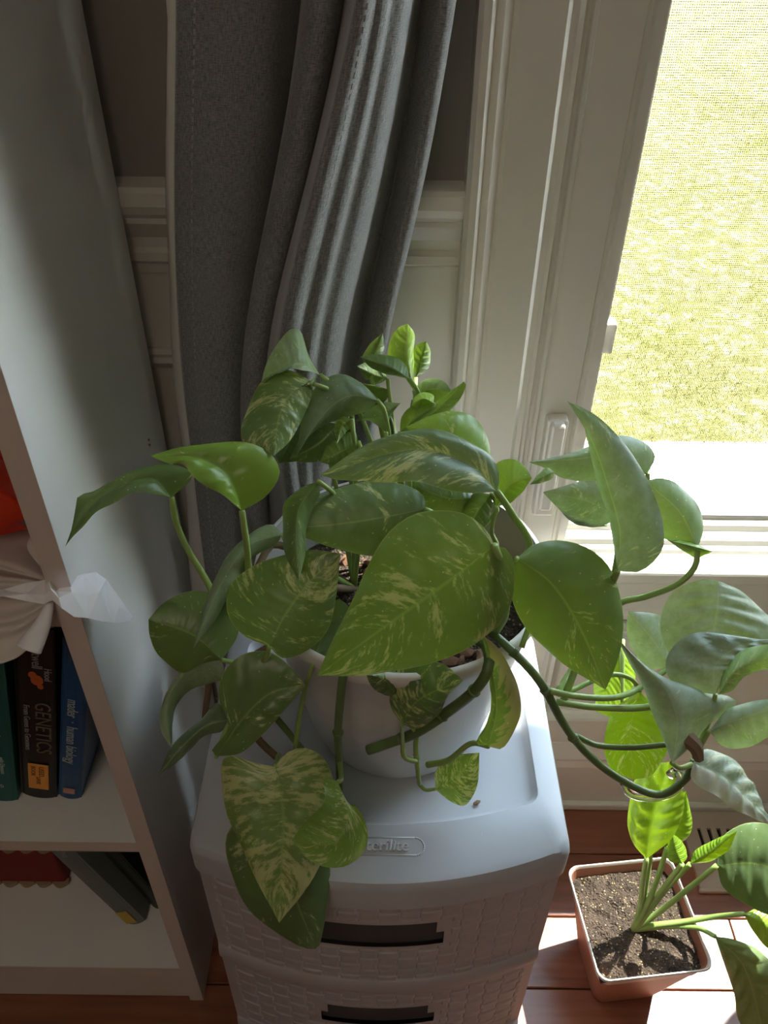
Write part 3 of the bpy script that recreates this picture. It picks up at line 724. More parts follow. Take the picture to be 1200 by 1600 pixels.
# body frame
bm = bmesh.new(); stack(bm, [(outline(.008, .020, .008), .004), (outline(.008, .020, .008), .540)]); finish('body', bm, M_drawer, tower)
def front_y(x, ins): return YF + ins - .034 * (1 - (x / HW)**2)
def drawer(z0, z1):
    nx, nz = 260, 110; hw = HW - .004
    V = {}; bm = bmesh.new()
    hz1, hz0 = z1 - .037, z1 - .079; hxs, hxl = .050, .058
    zm = (hz1 + hz0) / 2 + .002
    def hgt(x, z):
        if z < z0 + .030:                   # ledge at the bottom of each drawer
            u = (z - z0) / .030; return .0052 * min(1, math.sin(math.pi * min(1, u * .95 + .05))**.5 * 1.0)
        if z > z1 - .008 or abs(x) > hw - .010: return .001
        if abs(x) < hxl + .006 and hz0 - .006 < z < hz1 + .006: return .0008
        px_, pz_ = .0178, .0125
        i = x / px_; j = (z - z0) / pz_; ii, jj = math.floor(i), math.floor(j); fu, fv = i - ii, j - jj
        if (ii + jj) % 2 == 0:                # horizontal strand on top
            e = min(1, min(fv, 1 - fv) * 7) * (.65 + .35 * math.sin(math.pi * fu)); return .0017 * e
        # vertical stake on top, pair
        e = min(1, min(fu, 1 - fu) * 7) * (.55 + .35 * math.sin(math.pi * fv)); 
        return .0010 * e
    for i in range(nx + 1):
        for j in range(nz + 1):
            x = -hw + 2*hw*i/nx; z = z0 + (z1 - z0)*j/nz
            V[i, j] = bm.verts.new((x, front_y(x, .0055) - hgt(x, z), z))
    for i in range(nx):
        for j in range(nz):
            x = -hw + 2*hw*(i+.5)/nx; z = z0 + (z1 - z0)*(j+.5)/nz
            if (zm < z < hz1 and abs(x) < hxs) or (hz0 < z <= zm and abs(x) < hxl): continue
            bm.faces.new((V[i, j], V[i+1, j], V[i+1, j+1], V[i, j+1]))
    # sides of the front
    for i_ in (0, nx):
        for j in range(nz):
            a, b = V[i_, j], V[i_, j+1]
            c = bm.verts.new((b.co.x, b.co.y + .03, b.co.z)); d = bm.verts.new((a.co.x, a.co.y + .03, a.co.z)); bm.faces.new((a, b, c, d))
    for i in range(nx):
        a, b = V[i, 0], V[i+1, 0]; c = bm.verts.new((b.co.x, b.co.y + .03, b.co.z)); d = bm.verts.new((a.co.x, a.co.y + .03, a.co.z)); bm.faces.new((a, b, c, d))
    o = finish('drawer', bm, M_drawer, tower, smooth=False)
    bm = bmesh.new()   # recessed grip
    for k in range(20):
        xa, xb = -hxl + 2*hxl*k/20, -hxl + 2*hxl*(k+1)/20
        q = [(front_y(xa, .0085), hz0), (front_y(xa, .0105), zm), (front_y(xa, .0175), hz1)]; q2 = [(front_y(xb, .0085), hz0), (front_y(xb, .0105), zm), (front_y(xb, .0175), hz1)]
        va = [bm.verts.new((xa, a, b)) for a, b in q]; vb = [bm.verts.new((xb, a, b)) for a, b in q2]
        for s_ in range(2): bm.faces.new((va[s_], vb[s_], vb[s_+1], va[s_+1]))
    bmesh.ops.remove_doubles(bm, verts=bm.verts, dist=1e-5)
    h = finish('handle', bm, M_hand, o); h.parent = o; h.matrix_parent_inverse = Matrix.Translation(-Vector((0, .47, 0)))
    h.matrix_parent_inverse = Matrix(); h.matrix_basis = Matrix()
    return o, h
for z0, z1 in ((.362, .540), (.182, .360), (.004, .180)):
    o, h = drawer(z0, z1)
# moulded brand plate on the lid
plate = text_mesh('Sterilite', .0140, .0010, .12, 'CENTER', .95)
th = math.radians(2.5)
plate.transform(Matrix.Translation((.003, YF - .0050, .5817)) @ Matrix.Rotation(th, 4, 'X'))
finish('raised_lettering', plate, mat('highlit_raised_plastic', (.60, .62, .66), .4), tower, smooth=False)  # lighter than the lid plastic: the embossed letters' highlight put into the colour
bm = bmesh.new(); pts = []
for k in range(33):
    a = 2*math.pi*k/32; cx = .026 if math.cos(a) >= 0 else -.026
    pts.append((.003 + cx + .0075*math.cos(a), YF - .0005 + .0075*math.sin(a), .5806 + math.sin(a)*.0003))
for a, b in zip(pts[:-1], pts[1:]): tube(bm, [a, b], .0008, n=2, seg=6)
finish('oval_border', bm, M_plast, tower)

# ------------------------------------------------------------------ leaves
def leaf(m, l, r, cB, cT, dl=.012, dr=.012, tone=.3, var=.15, dust=.12, dry=0.0, pet=None, parent=None, mat_=None, name='leaf', pr=.0017, cup=.0, wave=.0007, label=None, arch=.0):
    nT, nS = 26, 9
    def lift(pts, d, edge):
        q = catmull([(p[0], p[1], 0) for p in pts], nT); out = []
        for i, p in enumerate(q):
            t = i / (nT - 1); c = cB + (cT - cB) * t - arch * math.sin(math.pi * t) + (d * math.sin(math.pi * t**.75) if edge else 0)
            out.append(np.array(Pc(p[0], p[1], c)))
        return np.array(out)
    M, Lf, Rt = lift(m, 0, False), lift(l, dl, True), lift(r, dr, True)
    P = np.zeros((nT, 2*nS + 1, 3)); UV = np.zeros((nT, 2*nS + 1, 2))
    ph = random.random() * 6
    for i in range(nT):
        t = i / (nT - 1)
        for sgn, E in ((-1, Lf), (1, Rt)):
            for k in range(nS + 1):
                s = k / nS; p = M[i] * (1 - s) + E[i] * s
                P[i, nS + sgn*k] = p; UV[i, nS + sgn*k] = (t, sgn * s)
    # quilting and curvature, along the local normal, vanishing at the outline so the silhouette holds
    du = np.gradient(P, axis=0); dv = np.gradient(P, axis=1); nrm = np.cross(du, dv); nl = np.linalg.norm(nrm, axis=2, keepdims=True); nrm = nrm / np.maximum(nl, 1e-9)
    view = P - np.array(CP); flip = np.sign((nrm * view).sum(2, keepdims=True)); flip[flip == 0] = 1; nrm = -nrm * flip
    gl = np.median((nrm).reshape(-1, 3), axis=0)
    size = np.linalg.norm(M[-1] - M[0])
    for i in range(nT):
        t = i / (nT - 1)
        for j in range(2*nS + 1):
            s = abs(j - nS) / nS
            bul = (4 * s * (1 - s)) * size * .045 * math.sin(math.pi * min(1, t * 1.05)) * (1 + cup)
            rp = math.sin((t - .16 * s) * 40 + ph) * wave * s * (1 - s) * 4 * math.sin(math.pi * t)
            w = gl * .6 + nrm[i, j] * .4
            P[i, j] += w * (bul + rp)
            if s > .95: P[i, j] += w * .0022 * math.sin(t * 17 + ph) * (size / .12) * math.sin(math.pi * t) 
    o = finish(name, grid_mesh(name, P, UV), mat_ or M_leaf, parent)
    o['tone'] = float(tone); o['variegation'] = float(var); o['dust'] = float(dust); o['dry'] = float(dry)
    if label: o['label'] = label
    if pet:
        pts = [Vector(M[0])] + [Pc(*p) if not isinstance(p, Vector) else p for p in pet]
        bm = bmesh.new(); tube(bm, [tuple(p) for p in pts], pr, pr * 1.35, seg=8)
        po = finish('petiole', bm, M_pet, None); po.parent = o; po.matrix_parent_inverse = o.matrix_parent_inverse.inverted() @ Matrix.Translation(-Vector(parent.matrix_basis.translation)) if False else Matrix()
    return o

# ------------------------------------------------------------------ big pothos
PC = (.015, .500); PZ0 = ZT - .0065
pothos = empty('potted_pothos', (0, 0, 0)); tag(pothos, 'large variegated pothos trailing from a white pot on the drawer tower', 'plant')
bm = bmesh.new(); RZ = .762
lathe(bm, [(0, PZ0), (.078, PZ0), (.082, PZ0 + .003), (.083, PZ0 + .010), (.085, PZ0 + .012), (.104, PZ0 + .11), (.117, RZ - .018), (.1205, RZ - .014), (.1215, RZ - .002), (.120, RZ), (.117, RZ)], *PC, 96)
pot = finish('pot', bm, M_pot, pothos)
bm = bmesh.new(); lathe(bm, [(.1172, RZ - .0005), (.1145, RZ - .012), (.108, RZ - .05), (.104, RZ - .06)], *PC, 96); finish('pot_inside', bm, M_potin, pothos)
def soil_grid(fn, n=60):
    P = np.zeros((n, n, 3))
    for i in range(n):
        for j in range(n):
            x, y_, z = fn(i/(n-1), j/(n-1)); q = Vector((x, y_, 0))
            P[i, j] = (x, y_, z + .0035 * noise.noise(q*70) + .0018 * noise.noise(q*200))
    return P
def disc(u, v):
    r = .109 * u; a = 2*math.pi*v; return PC[0] + r*math.cos(a), PC[1] + r*math.sin(a), RZ - .048
finish('soil', grid_mesh('soil', soil_grid(disc)), M_soil, pothos)
bm = bmesh.new(); rr = random.Random(4)
for k in range(90):
    a = rr.uniform(0, 6.28); d = rr.uniform(0, .1); s_ = rr.uniform(.003, .008)
    bmesh.ops.create_icosphere(bm, subdivisions=1, radius=s_, matrix=Matrix.Translation((PC[0] + d*math.cos(a), PC[1] + d*math.sin(a), RZ - .047 + rr.uniform(0, .006))) @ Matrix.Rotation(rr.uniform(0, 3), 4, (rr.random(), rr.random(), 1)) @ Matrix.Diagonal((1.4, .8, .45, 1)))
o = finish('bark_chips', bm, M_bark, pothos, smooth=False); tag(o, kind='stuff')

SOIL = [Vector((PC[0] + dx, PC[1] + dy, RZ - .050)) for dx, dy in ((0, 0), (.03, .03), (-.04, .02), (.05, -.02), (-.02, -.05), (.01, .06))]
SL, SM, SR, SB = SOIL[2], SOIL[0], SOIL[3], SOIL[5]
def vine(pts, r0, r1=None, m=None, name='vine', nodes=()):
    bm = bmesh.new(); pp = [tuple(Pc(*p)) if not isinstance(p, Vector) else tuple(p) for p in pts]
    tube(bm, pp, r0, r1, seg=10)
    L = catmull(pp, 60)
    for u in nodes:
        p = Vector(L[int(u*59)]); t = Vector(L[min(59, int(u*59)+1)] - L[max(0, int(u*59)-1)]).normalized()
        q = t.to_track_quat('Z', 'Y').to_matrix().to_4x4()
        bmesh.ops.create_cone(bm, segments=10, radius1=r0*1.28, radius2=r0*1.05, depth=.004, cap_ends=True, matrix=Matrix.Translation(p) @ q)
    return finish(name, bm, m or M_stem, pothos)
vine([SR, (762, 985, .615), (795, 1012, .602), (832, 1050, .602), (853, 1080, .608), (880, 1130, .620), (915, 1175, .632), (965, 1215, .640), (1030, 1242, .640), (1070, 1218, .628), (1085, 1188, .618)], .0034, .0030, nodes=(.33, .45, .6))
vine([SM, (755, 1005, .600), (764, 1040, .580), (745, 1075, .592), (700, 1112, .622), (650, 1145, .642), (610, 1160, .654), (575, 1172, .662)], .0040, .0042, nodes=(.6, .75, .9))
vine([SOIL[4], (560, 1000, .600), (540, 1040, .592), (532, 1090, .600), (528, 1150, .622), (530, 1190, .640), (531, 1235, .655)], .0034, .0030, nodes=(.72,))
vine([SL, (470, 930, .640), (420, 1010, .630), (390, 1030, .630), (375, 1080, .65), (400, 1150, .665), (440, 1190, .66)], .0035, .0030, M_brown, nodes=(.4, .7))
vine([SL, (430, 850, .645), (395, 900, .625), (360, 940, .615), (335, 1000, .62), (325, 1080, .66), (320, 1120, .70)], .0032, .0026, M_brown)
vine([(430, 1120, .655), (455, 1150, .66), (475, 1180, .658), (430, 1197, .63)], .0028, .0026)
vine([SB, (610, 660, .66), (600, 640, .655), (560, 600, .655)], .003, .0025)
vine([SM, (560, 700, .63), (545, 670, .62), (540, 640, .615)], .003, .0022)
vine([(655, 1130, .655), (650, 1165, .658), (652, 1195, .66), (655, 1225, .672)], .0022, .0018, M_pet, nodes=(.5,))

Lf = lambda **k: leaf(parent=pothos, **k)
# --- behind, top cluster
Lf(m=[(575,572),(588,548),(598,520)], l=[(575,572),(566,560),(578,538),(598,520)], r=[(575,572),(592,562),(600,545),(598,520)], cB=.665, cT=.66, tone=.5, var=0, pet=[(585,610,.665), SB])
Lf(m=[(606,592),(580,584),(558,572)], l=[(606,592),(595,575),(575,566),(558,572)], r=[(606,592),(590,600),(570,592),(558,572)], cB=.66, cT=.655, tone=.15, pet=[(610,630,.665), SB])
Lf(m=[(650,590),(660,560),(666,533)], l=[(650,590),(643,565),(650,540),(666,533)], r=[(650,590),(668,578),(673,550),(666,533)], cB=.675, cT=.665, tone=.6, var=0, pet=[(648,630,.675), SB])
Lf(m=[(647,610),(636,560),(637,506)], l=[(647,610),(632,590),(607,560),(610,532),(622,512),(637,506)], r=[(647,610),(646,590),(647,545),(647,520),(637,506)], cB=.65, cT=.645, tone=.95, var=.15, pet=[(652,640,.655), SB])
Lf(m=[(640,592),(605,572),(562,558)], l=[(640,592),(634,570),(612,556),(585,554),(562,558)], r=[(640,592),(620,588),(585,578),(562,558)], cB=.635, cT=.635, tone=.2, var=0, pet=[(655,615,.65), (662,650,.66), SB])
Lf(m=[(646,625),(670,608),(706,612)], l=[(646,625),(650,605),(672,591),(695,597),(706,612)], r=[(646,625),(670,632),(692,627),(706,612)], cB=.655, cT=.65, tone=.15, var=0, pet=[(640,660,.66), SB])
Lf(m=[(678,630),(660,623),(643,634)], l=[(678,630),(677,617),(660,613),(648,620),(643,634)], r=[(678,630),(665,638),(655,640),(643,634)], cB=.64, cT=.635, tone=1, var=.4, pet=[(675,660,.65), SB])
Lf(m=[(641,667),(680,642),(725,596)], l=[(641,667),(665,645),(690,622),(712,606),(725,596)], r=[(641,667),(690,655),(716,628),(728,602),(725,596)], cB=.635, cT=.64, tone=.65, var=.1, pet=[(640,700,.65), SB])
Lf(m=[(625,675),(655,648),(690,632)], l=[(625,675),(628,650),(650,632),(690,630)], r=[(625,675),(665,668),(684,650),(690,632)], cB=.64, cT=.64, tone=.75, var=.1, pet=[(625,710,.65), SB])
Lf(m=[(604,676),(602,650),(626,630)], l=[(604,676),(588,664),(572,656),(556,658),(575,641),(598,629),(626,630)], r=[(604,676),(608,656),(617,640),(626,630)], cB=.625, cT=.625, tone=.6, var=0, dust=.4, pet=[(606,710,.64), SB], pr=.0014)
Lf(m=[(590,640),(610,612),(560,598)], l=[(590,640),(600,625),(590,605),(560,598)], r=[(590,640),(575,640),(560,620),(560,598)], cB=.665, cT=.655, tone=.6, pet=[(595,670,.66), SB])
# --- upper left group
Lf(m=[(500,586),(470,568),(440,580),(407,603)], l=[(500,586),(484,560),(470,518),(455,515),(432,538),(415,572),(407,603)], r=[(500,586),(480,579),(455,577),(430,585),(407,603)], cB=.60, cT=.59, dl=.02, dr=-.01, tone=.55, var=.2, dust=.5, pet=[(525,604,.61), (560,640,.63), SB])
Lf(m=[(470,640),(452,690),(436,724)], l=[(470,640),(445,670),(430,705),(436,724)], r=[(470,640),(500,670),(480,715),(436,724)], cB=.62, cT=.62, tone=.0, var=0, pet=[(510,700,.64), SL])
Lf(m=[(528,662),(500,692),(452,718)], l=[(528,662),(500,660),(470,685),(452,718)], r=[(528,662),(532,690),(508,716),(480,723),(452,718)], cB=.61, cT=.61, tone=.25, var=.1, pet=[(545,700,.63), SL])
Lf(m=[(560,690),(540,702),(500,722)], l=[(560,690),(550,665),(520,680),(500,722)], r=[(560,690),(565,715),(530,728),(500,722)], cB=.615, cT=.605, tone=.5, pet=[(570,730,.63), SL])
Lf(m=[(490,600),(458,612),(437,650),(428,712)], l=[(490,600),(470,585),(440,577),(408,598),(382,650),(378,688),(400,702),(428,712)], r=[(490,600),(494,584),(487,618),(472,655),(452,690),(428,712)], cB=.59, cT=.565, tone=.32, var=.62, pet=[(515,610,.60), (550,650,.62), SL])
Lf(m=[(590,626),(548,618),(508,645),(463,712)], l=[(590,626),(570,602),(540,586),(512,590),(487,612),(473,650),(463,712)], r=[(590,626),(578,640),(542,652),(500,668),(472,695),(463,712)], cB=.60, cT=.585, tone=.12, var=.05, dust=.3, pet=[(600,640,.61), (610,700,.64), SM])
Lf(m=[(550,655),(535,665),(526,693)], l=[(550,655),(532,650),(523,665),(526,693)], r=[(550,655),(553,665),(541,675),(526,693)], cB=.595, cT=.59, tone=.7, pet=[(552,680,.60), (556,700,.62), SM])
# --- centre
Lf(m=[(752,745),(712,682),(634,667)], l=[(752,745),(766,715),(761,682),(740,652),(712,642),(680,647),(634,667)], r=[(752,745),(710,728),(670,702),(634,667)], cB=.60, cT=.605, tone=.68, var=.1, dust=.1, pet=[(750,790,.62), SM])
Lf(m=[(745,778),(700,778),(650,760)], l=[(745,778),(722,755),(690,745),(650,752)], r=[(745,778),(728,802),(680,805),(650,765)], cB=.61, cT=.60, tone=.15, var=.05, pet=[(745,820,.64), SM])
Lf(m=[(768,772),(745,800),(728,842)], l=[(768,772),(738,772),(722,800),(728,842)], r=[(768,772),(768,800),(750,832),(728,842)], cB=.60, cT=.60, tone=.35, pet=[(775,800,.62), SM])
Lf(m=[(776,792),(796,757),(831,747)], l=[(776,792),(771,765),(774,726),(800,717),(820,729),(831,747)], r=[(776,792),(797,786),(817,768),(831,747)], cB=.60, cT=.60, tone=.8, var=.1, pet=[(768,830,.62), (775,860,.65), SR])
Lf(m=[(866,738),(850,744),(828,757)], l=[(866,738),(855,731),(840,742),(828,757)], r=[(866,738),(862,748),(845,755),(828,757)], cB=.60, cT=.60, tone=.6, dust=.4)
Lf(m=[(776,768),(738,728),(650,702),(500,742)], l=[(776,768),(781,745),(767,712),(735,690),(690,674),(645,671),(600,682),(550,708),(500,742)], r=[(776,768),(742,771),(690,763),(640,753),(580,753),(530,750),(500,742)], cB=.555, cT=.565, dl=.005, dr=-.012, tone=.12, var=.35, dust=.25, pet=[(795,795,.57), (826,862,.61), SR], pr=.0024)
Lf(m=[(664,795),(600,808),(520,820),(443,826)], l=[(664,795),(662,775),(632,757),(590,752),(545,758),(500,775),(470,797),(443,826)], r=[(664,795),(656,822),(622,850),(585,867),(540,862),(490,845),(443,826)], cB=.58, cT=.57, tone=.15, var=.1, dust=.2, wave=.0012, pet=[(690,810,.60), (710,860,.64), SM])
Lf(m=[(497,752),(466,800),(467,908)], l=[(497,752),(470,762),(446,785),(441,820),(447,870),(467,908)], r=[(497,752),(500,772),(486,800),(479,830),(476,870),(467,908)], cB=.56, cT=.545, tone=.3, var=.15, pet=[(520,770,.58), (560,820,.63), SM])
Lf(m=[(490,1036),(505,990),(530,935)], l=[(490,1036),(478,1012),(488,962),(530,935)], r=[(490,1036),(517,1016),(535,980),(545,950),(530,935)], cB=.605, cT=.60, tone=.08, var=0, pet=[(478,1070,.62), (468,1120,.64), (462,1170,.66)])
Lf(m=[(772,852),(705,905),(600,980),(495,1056)], l=[(772,852),(760,828),(727,803),(690,797),(645,804),(607,832),(575,885),(545,948),(520,1000),(495,1056)], r=[(772,852),(795,860),(804,895),(799,940),(777,980),(740,1008),(690,1029),(640,1046),(570,1055),(495,1056)], cB=.515, cT=.555, dl=.012, dr=.012, tone=.42, var=.40, dust=.15, pet=[(790,900,.535), (788,960,.58), (775,985,.61)], pr=.0026, cup=.3)
Lf(m=[(808,872),(862,912),(908,985),(946,1078)], l=[(808,872),(835,850),(880,845),(925,860),(957,895),(973,945),(971,1000),(961,1045),(946,1078)], r=[(808,872),(799,890),(798,930),(815,970),(850,1013),(900,1050),(946,1078)], cB=.54, cT=.585, tone=.3, var=.28, pet=[(800,890,.56), (830,960,.60), (815,1012,.60)], wave=.001)
# --- right group by the window
Lf(m=[(1012,740),(950,714),(890,718),(826,722)], l=[(1012,740),(1023,712),(1006,690),(970,680),(930,693),(885,710),(826,722)], r=[(1012,740),(965,750),(915,753),(880,748),(855,733),(826,722)], cB=.63, cT=.615, tone=.2, var=.3, dust=.5, pet=[(1010,800,.64), (960,900,.64)])
Lf(m=[(965,812),(925,785),(848,769)], l=[(965,812),(962,775),(930,750),(890,757),(848,769)], r=[(965,812),(925,824),(890,813),(868,790),(848,769)], cB=.60, cT=.59, dl=.0, dr=.02, tone=.15, var=.2, dust=.7, pet=[(965,860,.61), (955,920,.62)])
Lf(m=[(950,822),(910,812),(876,782)], l=[(950,822),(920,795),(876,782)], r=[(950,822),(920,823),(885,808),(876,782)], cB=.615, cT=.605, tone=.5, var=.1, dust=.2)
Lf(m=[(1090,857),(1062,800),(1008,752)], l=[(1090,857),(1100,822),(1087,785),(1058,756),(1030,747),(1008,752)], r=[(1090,857),(1060,849),(1030,836),(1012,800),(1008,752)], cB=.615, cT=.625, tone=.3, var=.05, dust=.3, pet=[(1086,885,.615), (1060,912,.62), (1010,932,.63), (965,945,.635), (905,1030,.64), (870,1085,.625)], pr=.0022)
Lf(m=[(1042,843),(1075,852),(1113,862)], l=[(1042,843),(1080,846),(1113,862)], r=[(1042,843),(1066,860),(1088,872),(1100,868),(1113,862)], cB=.612, cT=.61, tone=.7, var=0, name='leaf')
Lf(m=[(965,892),(968,830),(948,755),(925,690),(886,626)], l=[(965,892),(962,868),(948,800),(929,740),(916,680),(911,650),(886,626)], r=[(965,892),(1000,893),(1034,862),(1039,828),(1020,770),(992,712),(960,676),(925,645),(886,626)], cB=.56, cT=.56, dl=.022, dr=.004, tone=.0, var=.2, dust=.55, pet=[(955,915,.58), (920,990,.61), (880,1095,.62)], pr=.0022)
Lf(m=[(1048,1042),(1020,1000),(982,955)], l=[(1048,1042),(1015,1045),(988,1015),(979,985),(982,955)], r=[(1048,1042),(1055,990),(1032,962),(982,955)], cB=.64, cT=.635, tone=.1, var=.15, dust=.9)
Lf(m=[(1122,907),(1121,950),(1116,990),(1127,1026)], l=[(1122,907),(1095,905),(1052,925),(1031,965),(1035,1000),(1055,1030),(1100,1035),(1127,1026)], r=[(1122,907),(1160,925),(1200,962),(1220,990),(1185,1012),(1127,1026)], cB=.62, cT=.62, dl=.0, dr=.035, tone=.05, var=.0, dust=.75, wave=.002)
Lf(m=[(1118,1085),(1118,1040),(1160,1008),(1215,1000)], l=[(1118,1085),(1070,1077),(1045,1060),(1041,1030),(1060,1001),(1090,988),(1130,990),(1170,997),(1215,1000)], r=[(1118,1085),(1132,1062),(1162,1030),(1215,1006)], cB=.60, cT=.605, dl=.01, dr=.0, tone=.05, var=.0, dust=.85, wave=.0025, pet=[(1110,1120,.61), (1090,1170,.618)])
Lf(m=[(1122,1086),(1152,1046),(1220,1022)], l=[(1122,1086),(1131,1050),(1160,1016),(1220,1004)], r=[(1122,1086),(1142,1080),(1172,1052),(1220,1045)], cB=.59, cT=.585, tone=.7, var=.3, dust=.4)
Lf(m=[(1050,1192),(1058,1130),(1040,1076),(1000,1036),(964,996)], l=[(1050,1192),(1038,1160),(1018,1110),(998,1060),(979,1028),(964,996)], r=[(1050,1192),(1080,1166),(1112,1130),(1152,1097),(1100,1078),(1045,1064),(1000,1033),(964,996)], cB=.59, cT=.58, dl=.02, dr=.03, tone=.08, var=.2, dust=.9, pet=[(1062,1200,.60), (1080,1195,.615)])
Lf(m=[(1108,1142),(1150,1125),(1220,1103)], l=[(1108,1142),(1135,1110),(1170,1097),(1220,1090)], r=[(1108,1142),(1128,1165),(1165,1169),(1192,1156),(1220,1138)], cB=.60, cT=.59, tone=.35, var=.2, dust=.8, pet=[(1095,1165,.61), (1085,1185,.615)])
Lf(m=[(1083,1192),(1130,1213),(1172,1252),(1212,1292)], l=[(1083,1192),(1102,1170),(1142,1185),(1177,1225),(1192,1262),(1212,1292)], r=[(1083,1192),(1080,1216),(1120,1246),(1170,1276),(1212,1292)], cB=.61, cT=.59, dl=.02, dr=-.01, tone=.3, var=.7, dust=.8, dry=1, wave=.003, label='dried streaky leaf hanging at the vine end')
Lf(m=[(1000,1080),(985,1140),(990,1218)], l=[(1000,1080),(960,1108),(944,1160),(955,1202),(990,1218)], r=[(1000,1080),(1035,1118),(1042,1170),(1020,1210),(990,1218)], cB=.68, cT=.70, tone=.8, var=.42, dust=0, pet=[(985,1060,.66), (950,1055,.64), (880,1085,.62)])
vine([(870, 1097, .618), (930, 1105, .62), (1010, 1105, .622), (1060, 1090, .61)], .0027, .0026, M_pet, 'petiole')
vine([(853, 1078, .608), (900, 1088, .61), (960, 1090, .615), (1000, 1075, .63), (1048, 1042, .64)], .0026, .002, M_pet, 'petiole')
vine([(900, 1150, .63), (935, 1165, .64), (990, 1168, .63), (1045, 1163, .62)], .0024, .0022, M_stem, 'petiole')
bm = bmesh.new(); tube(bm, [tuple(Pc(1068, 1150, .60)), tuple(Pc(1085, 1165, .600)), tuple(Pc(1092, 1185, .606))], .007, .004, seg=7); finish('dry_sheath', bm, M_brown, pothos, smooth=False)
# --- left group
Lf(m=[(268,777),(238,748),(185,762),(135,803),(102,854)], l=[(268,777),(303,742),(266,726),(210,733),(168,756),(150,768),(122,775),(117,797),(112,826),(102,854)], r=[(268,777),(246,772),(205,772),(165,792),(122,829),(102,854)], cB=.575, cT=.545, dl=.01, dr=-.012, tone=.25, var=.1, pet=[(275,815,.585), (292,856,.60), (316,896,.61), (332,925,.615)], pr=.0021)
Lf(m=[(378,798),(358,745),(312,716),(234,712)], l=[(378,798),(415,776),(437,741),(426,711),(395,694),(350,691),(290,697),(234,712)], r=[(378,798),(345,772),(302,746),(285,724),(262,724),(234,712)], cB=.565, cT=.55, dl=.01, dr=-.01, tone=.72, var=.15, dust=.05, pet=[(385,850,.58), (389,893,.60), (398,940,.62)], pr=.0022)
Lf(m=[(346,1031),(302,992),(232,968)], l=[(346,1031),(372,992),(369,955),(340,930),(300,923),(258,940),(232,968)], r=[(346,1031),(320,1036),(284,1051),(250,1026),(234,995),(232,968)], cB=.605, cT=.60, tone=.32, var=.2, pet=[(370,1035,.62), (392,1030,.63)])
Lf(m=[(441,835),(388,852),(348,908),(302,1013)], l=[(441,835),(425,819),(395,830),(355,869),(333,910),(316,962),(302,1013)], r=[(441,835),(432,850),(396,872),(371,907),(336,968),(302,1013)], cB=.60, cT=.565, tone=.4, var=.05, dust=.5, pet=[(455,860,.62), SL])
Lf(m=[(352,1062),(310,1045),(272,1080),(262,1122),(268,1169)], l=[(352,1062),(345,1030),(312,1012),(285,1043),(255,1095),(251,1140),(268,1169)], r=[(352,1062),(310,1073),(277,1098),(270,1132),(268,1169)], cB=.625, cT=.61, dl=.0, dr=.02, tone=.4, var=.0, dust=.6, pet=[(370,1050,.63), (388,1035,.63)])
Lf(m=[(357,1125),(322,1134),(285,1166),(247,1212)], l=[(357,1125),(340,1098),(312,1126),(270,1163),(247,1212)], r=[(357,1125),(347,1142),(316,1152),(283,1186),(247,1212)], cB=.65, cT=.64, tone=.1, var=.0, dust=.3, pet=[(372,1120,.655), (385,1110,.655)])
Lf(m=[(421,1010),(445,962),(488,905),(532,865)], l=[(421,1010),(380,992),(355,957),(359,915),(395,885),(440,868),(490,859),(532,865)], r=[(421,1010),(440,1028),(482,1016),(511,985),(524,940),(532,865)], cB=.575, cT=.57, tone=.25, var=.6, dust=.15, pet=[(415,1030,.59), (395,1035,.62)])
Lf(m=[(338,1182),(378,1125),(425,1082),(478,1072)], l=[(338,1182),(331,1172),(350,1150),(358,1130),(341,1090),(350,1050),(380,1022),(420,1019),(452,1040),(478,1072)], r=[(338,1182),(377,1176),(412,1146),(447,1107),(478,1072)], cB=.60, cT=.595, dl=.0, dr=.0, tone=.3, var=.15, pet=[(345,1160,.63), (372,1100,.65)])
# --- front small leaves
Lf(m=[(618,1086),(600,1062),(572,1054)], l=[(618,1086),(600,1086),(580,1072),(572,1054)], r=[(618,1086),(626,1062),(610,1044),(572,1054)], cB=.59, cT=.575, tone=.25, var=.35, pet=[(632,1120,.625), (650,1145,.642)], pr=.0013)
Lf(m=[(628,1132),(652,1095),(723,1063)], l=[(628,1132),(611,1105),(610,1070),(628,1041),(660,1032),(697,1040),(723,1063)], r=[(628,1132),(652,1138),(682,1120),(702,1085),(723,1063)], cB=.595, cT=.568, tone=.12, var=.5, wave=.002, pet=[(629,1160,.635), (632,1183,.645), (650,1190,.655)], pr=.0015)
Lf(m=[(763,1166),(776,1110),(770,1050),(753,992)], l=[(763,1166),(744,1161),(760,1130),(769,1100),(762,1040),(753,992)], r=[(763,1166),(786,1169),(812,1122),(813,1090),(796,1040),(776,1010),(753,992)], cB=.61, cT=.572, dl=.01, dr=.0, tone=.15, var=.15, dry=.9, pet=[(735,1162,.63), (700,1188,.645), (668,1195,.658)], pr=.0020)
Lf(m=[(680,1233),(714,1212),(749,1176)], l=[(680,1233),(681,1205),(704,1182),(749,1176)], r=[(680,1233),(702,1251),(728,1258),(746,1225),(749,1176)], cB=.675, cT=.665, tone=.3, var=.65, pet=[(665,1234,.677), (656,1226,.675)], pr=.0013)
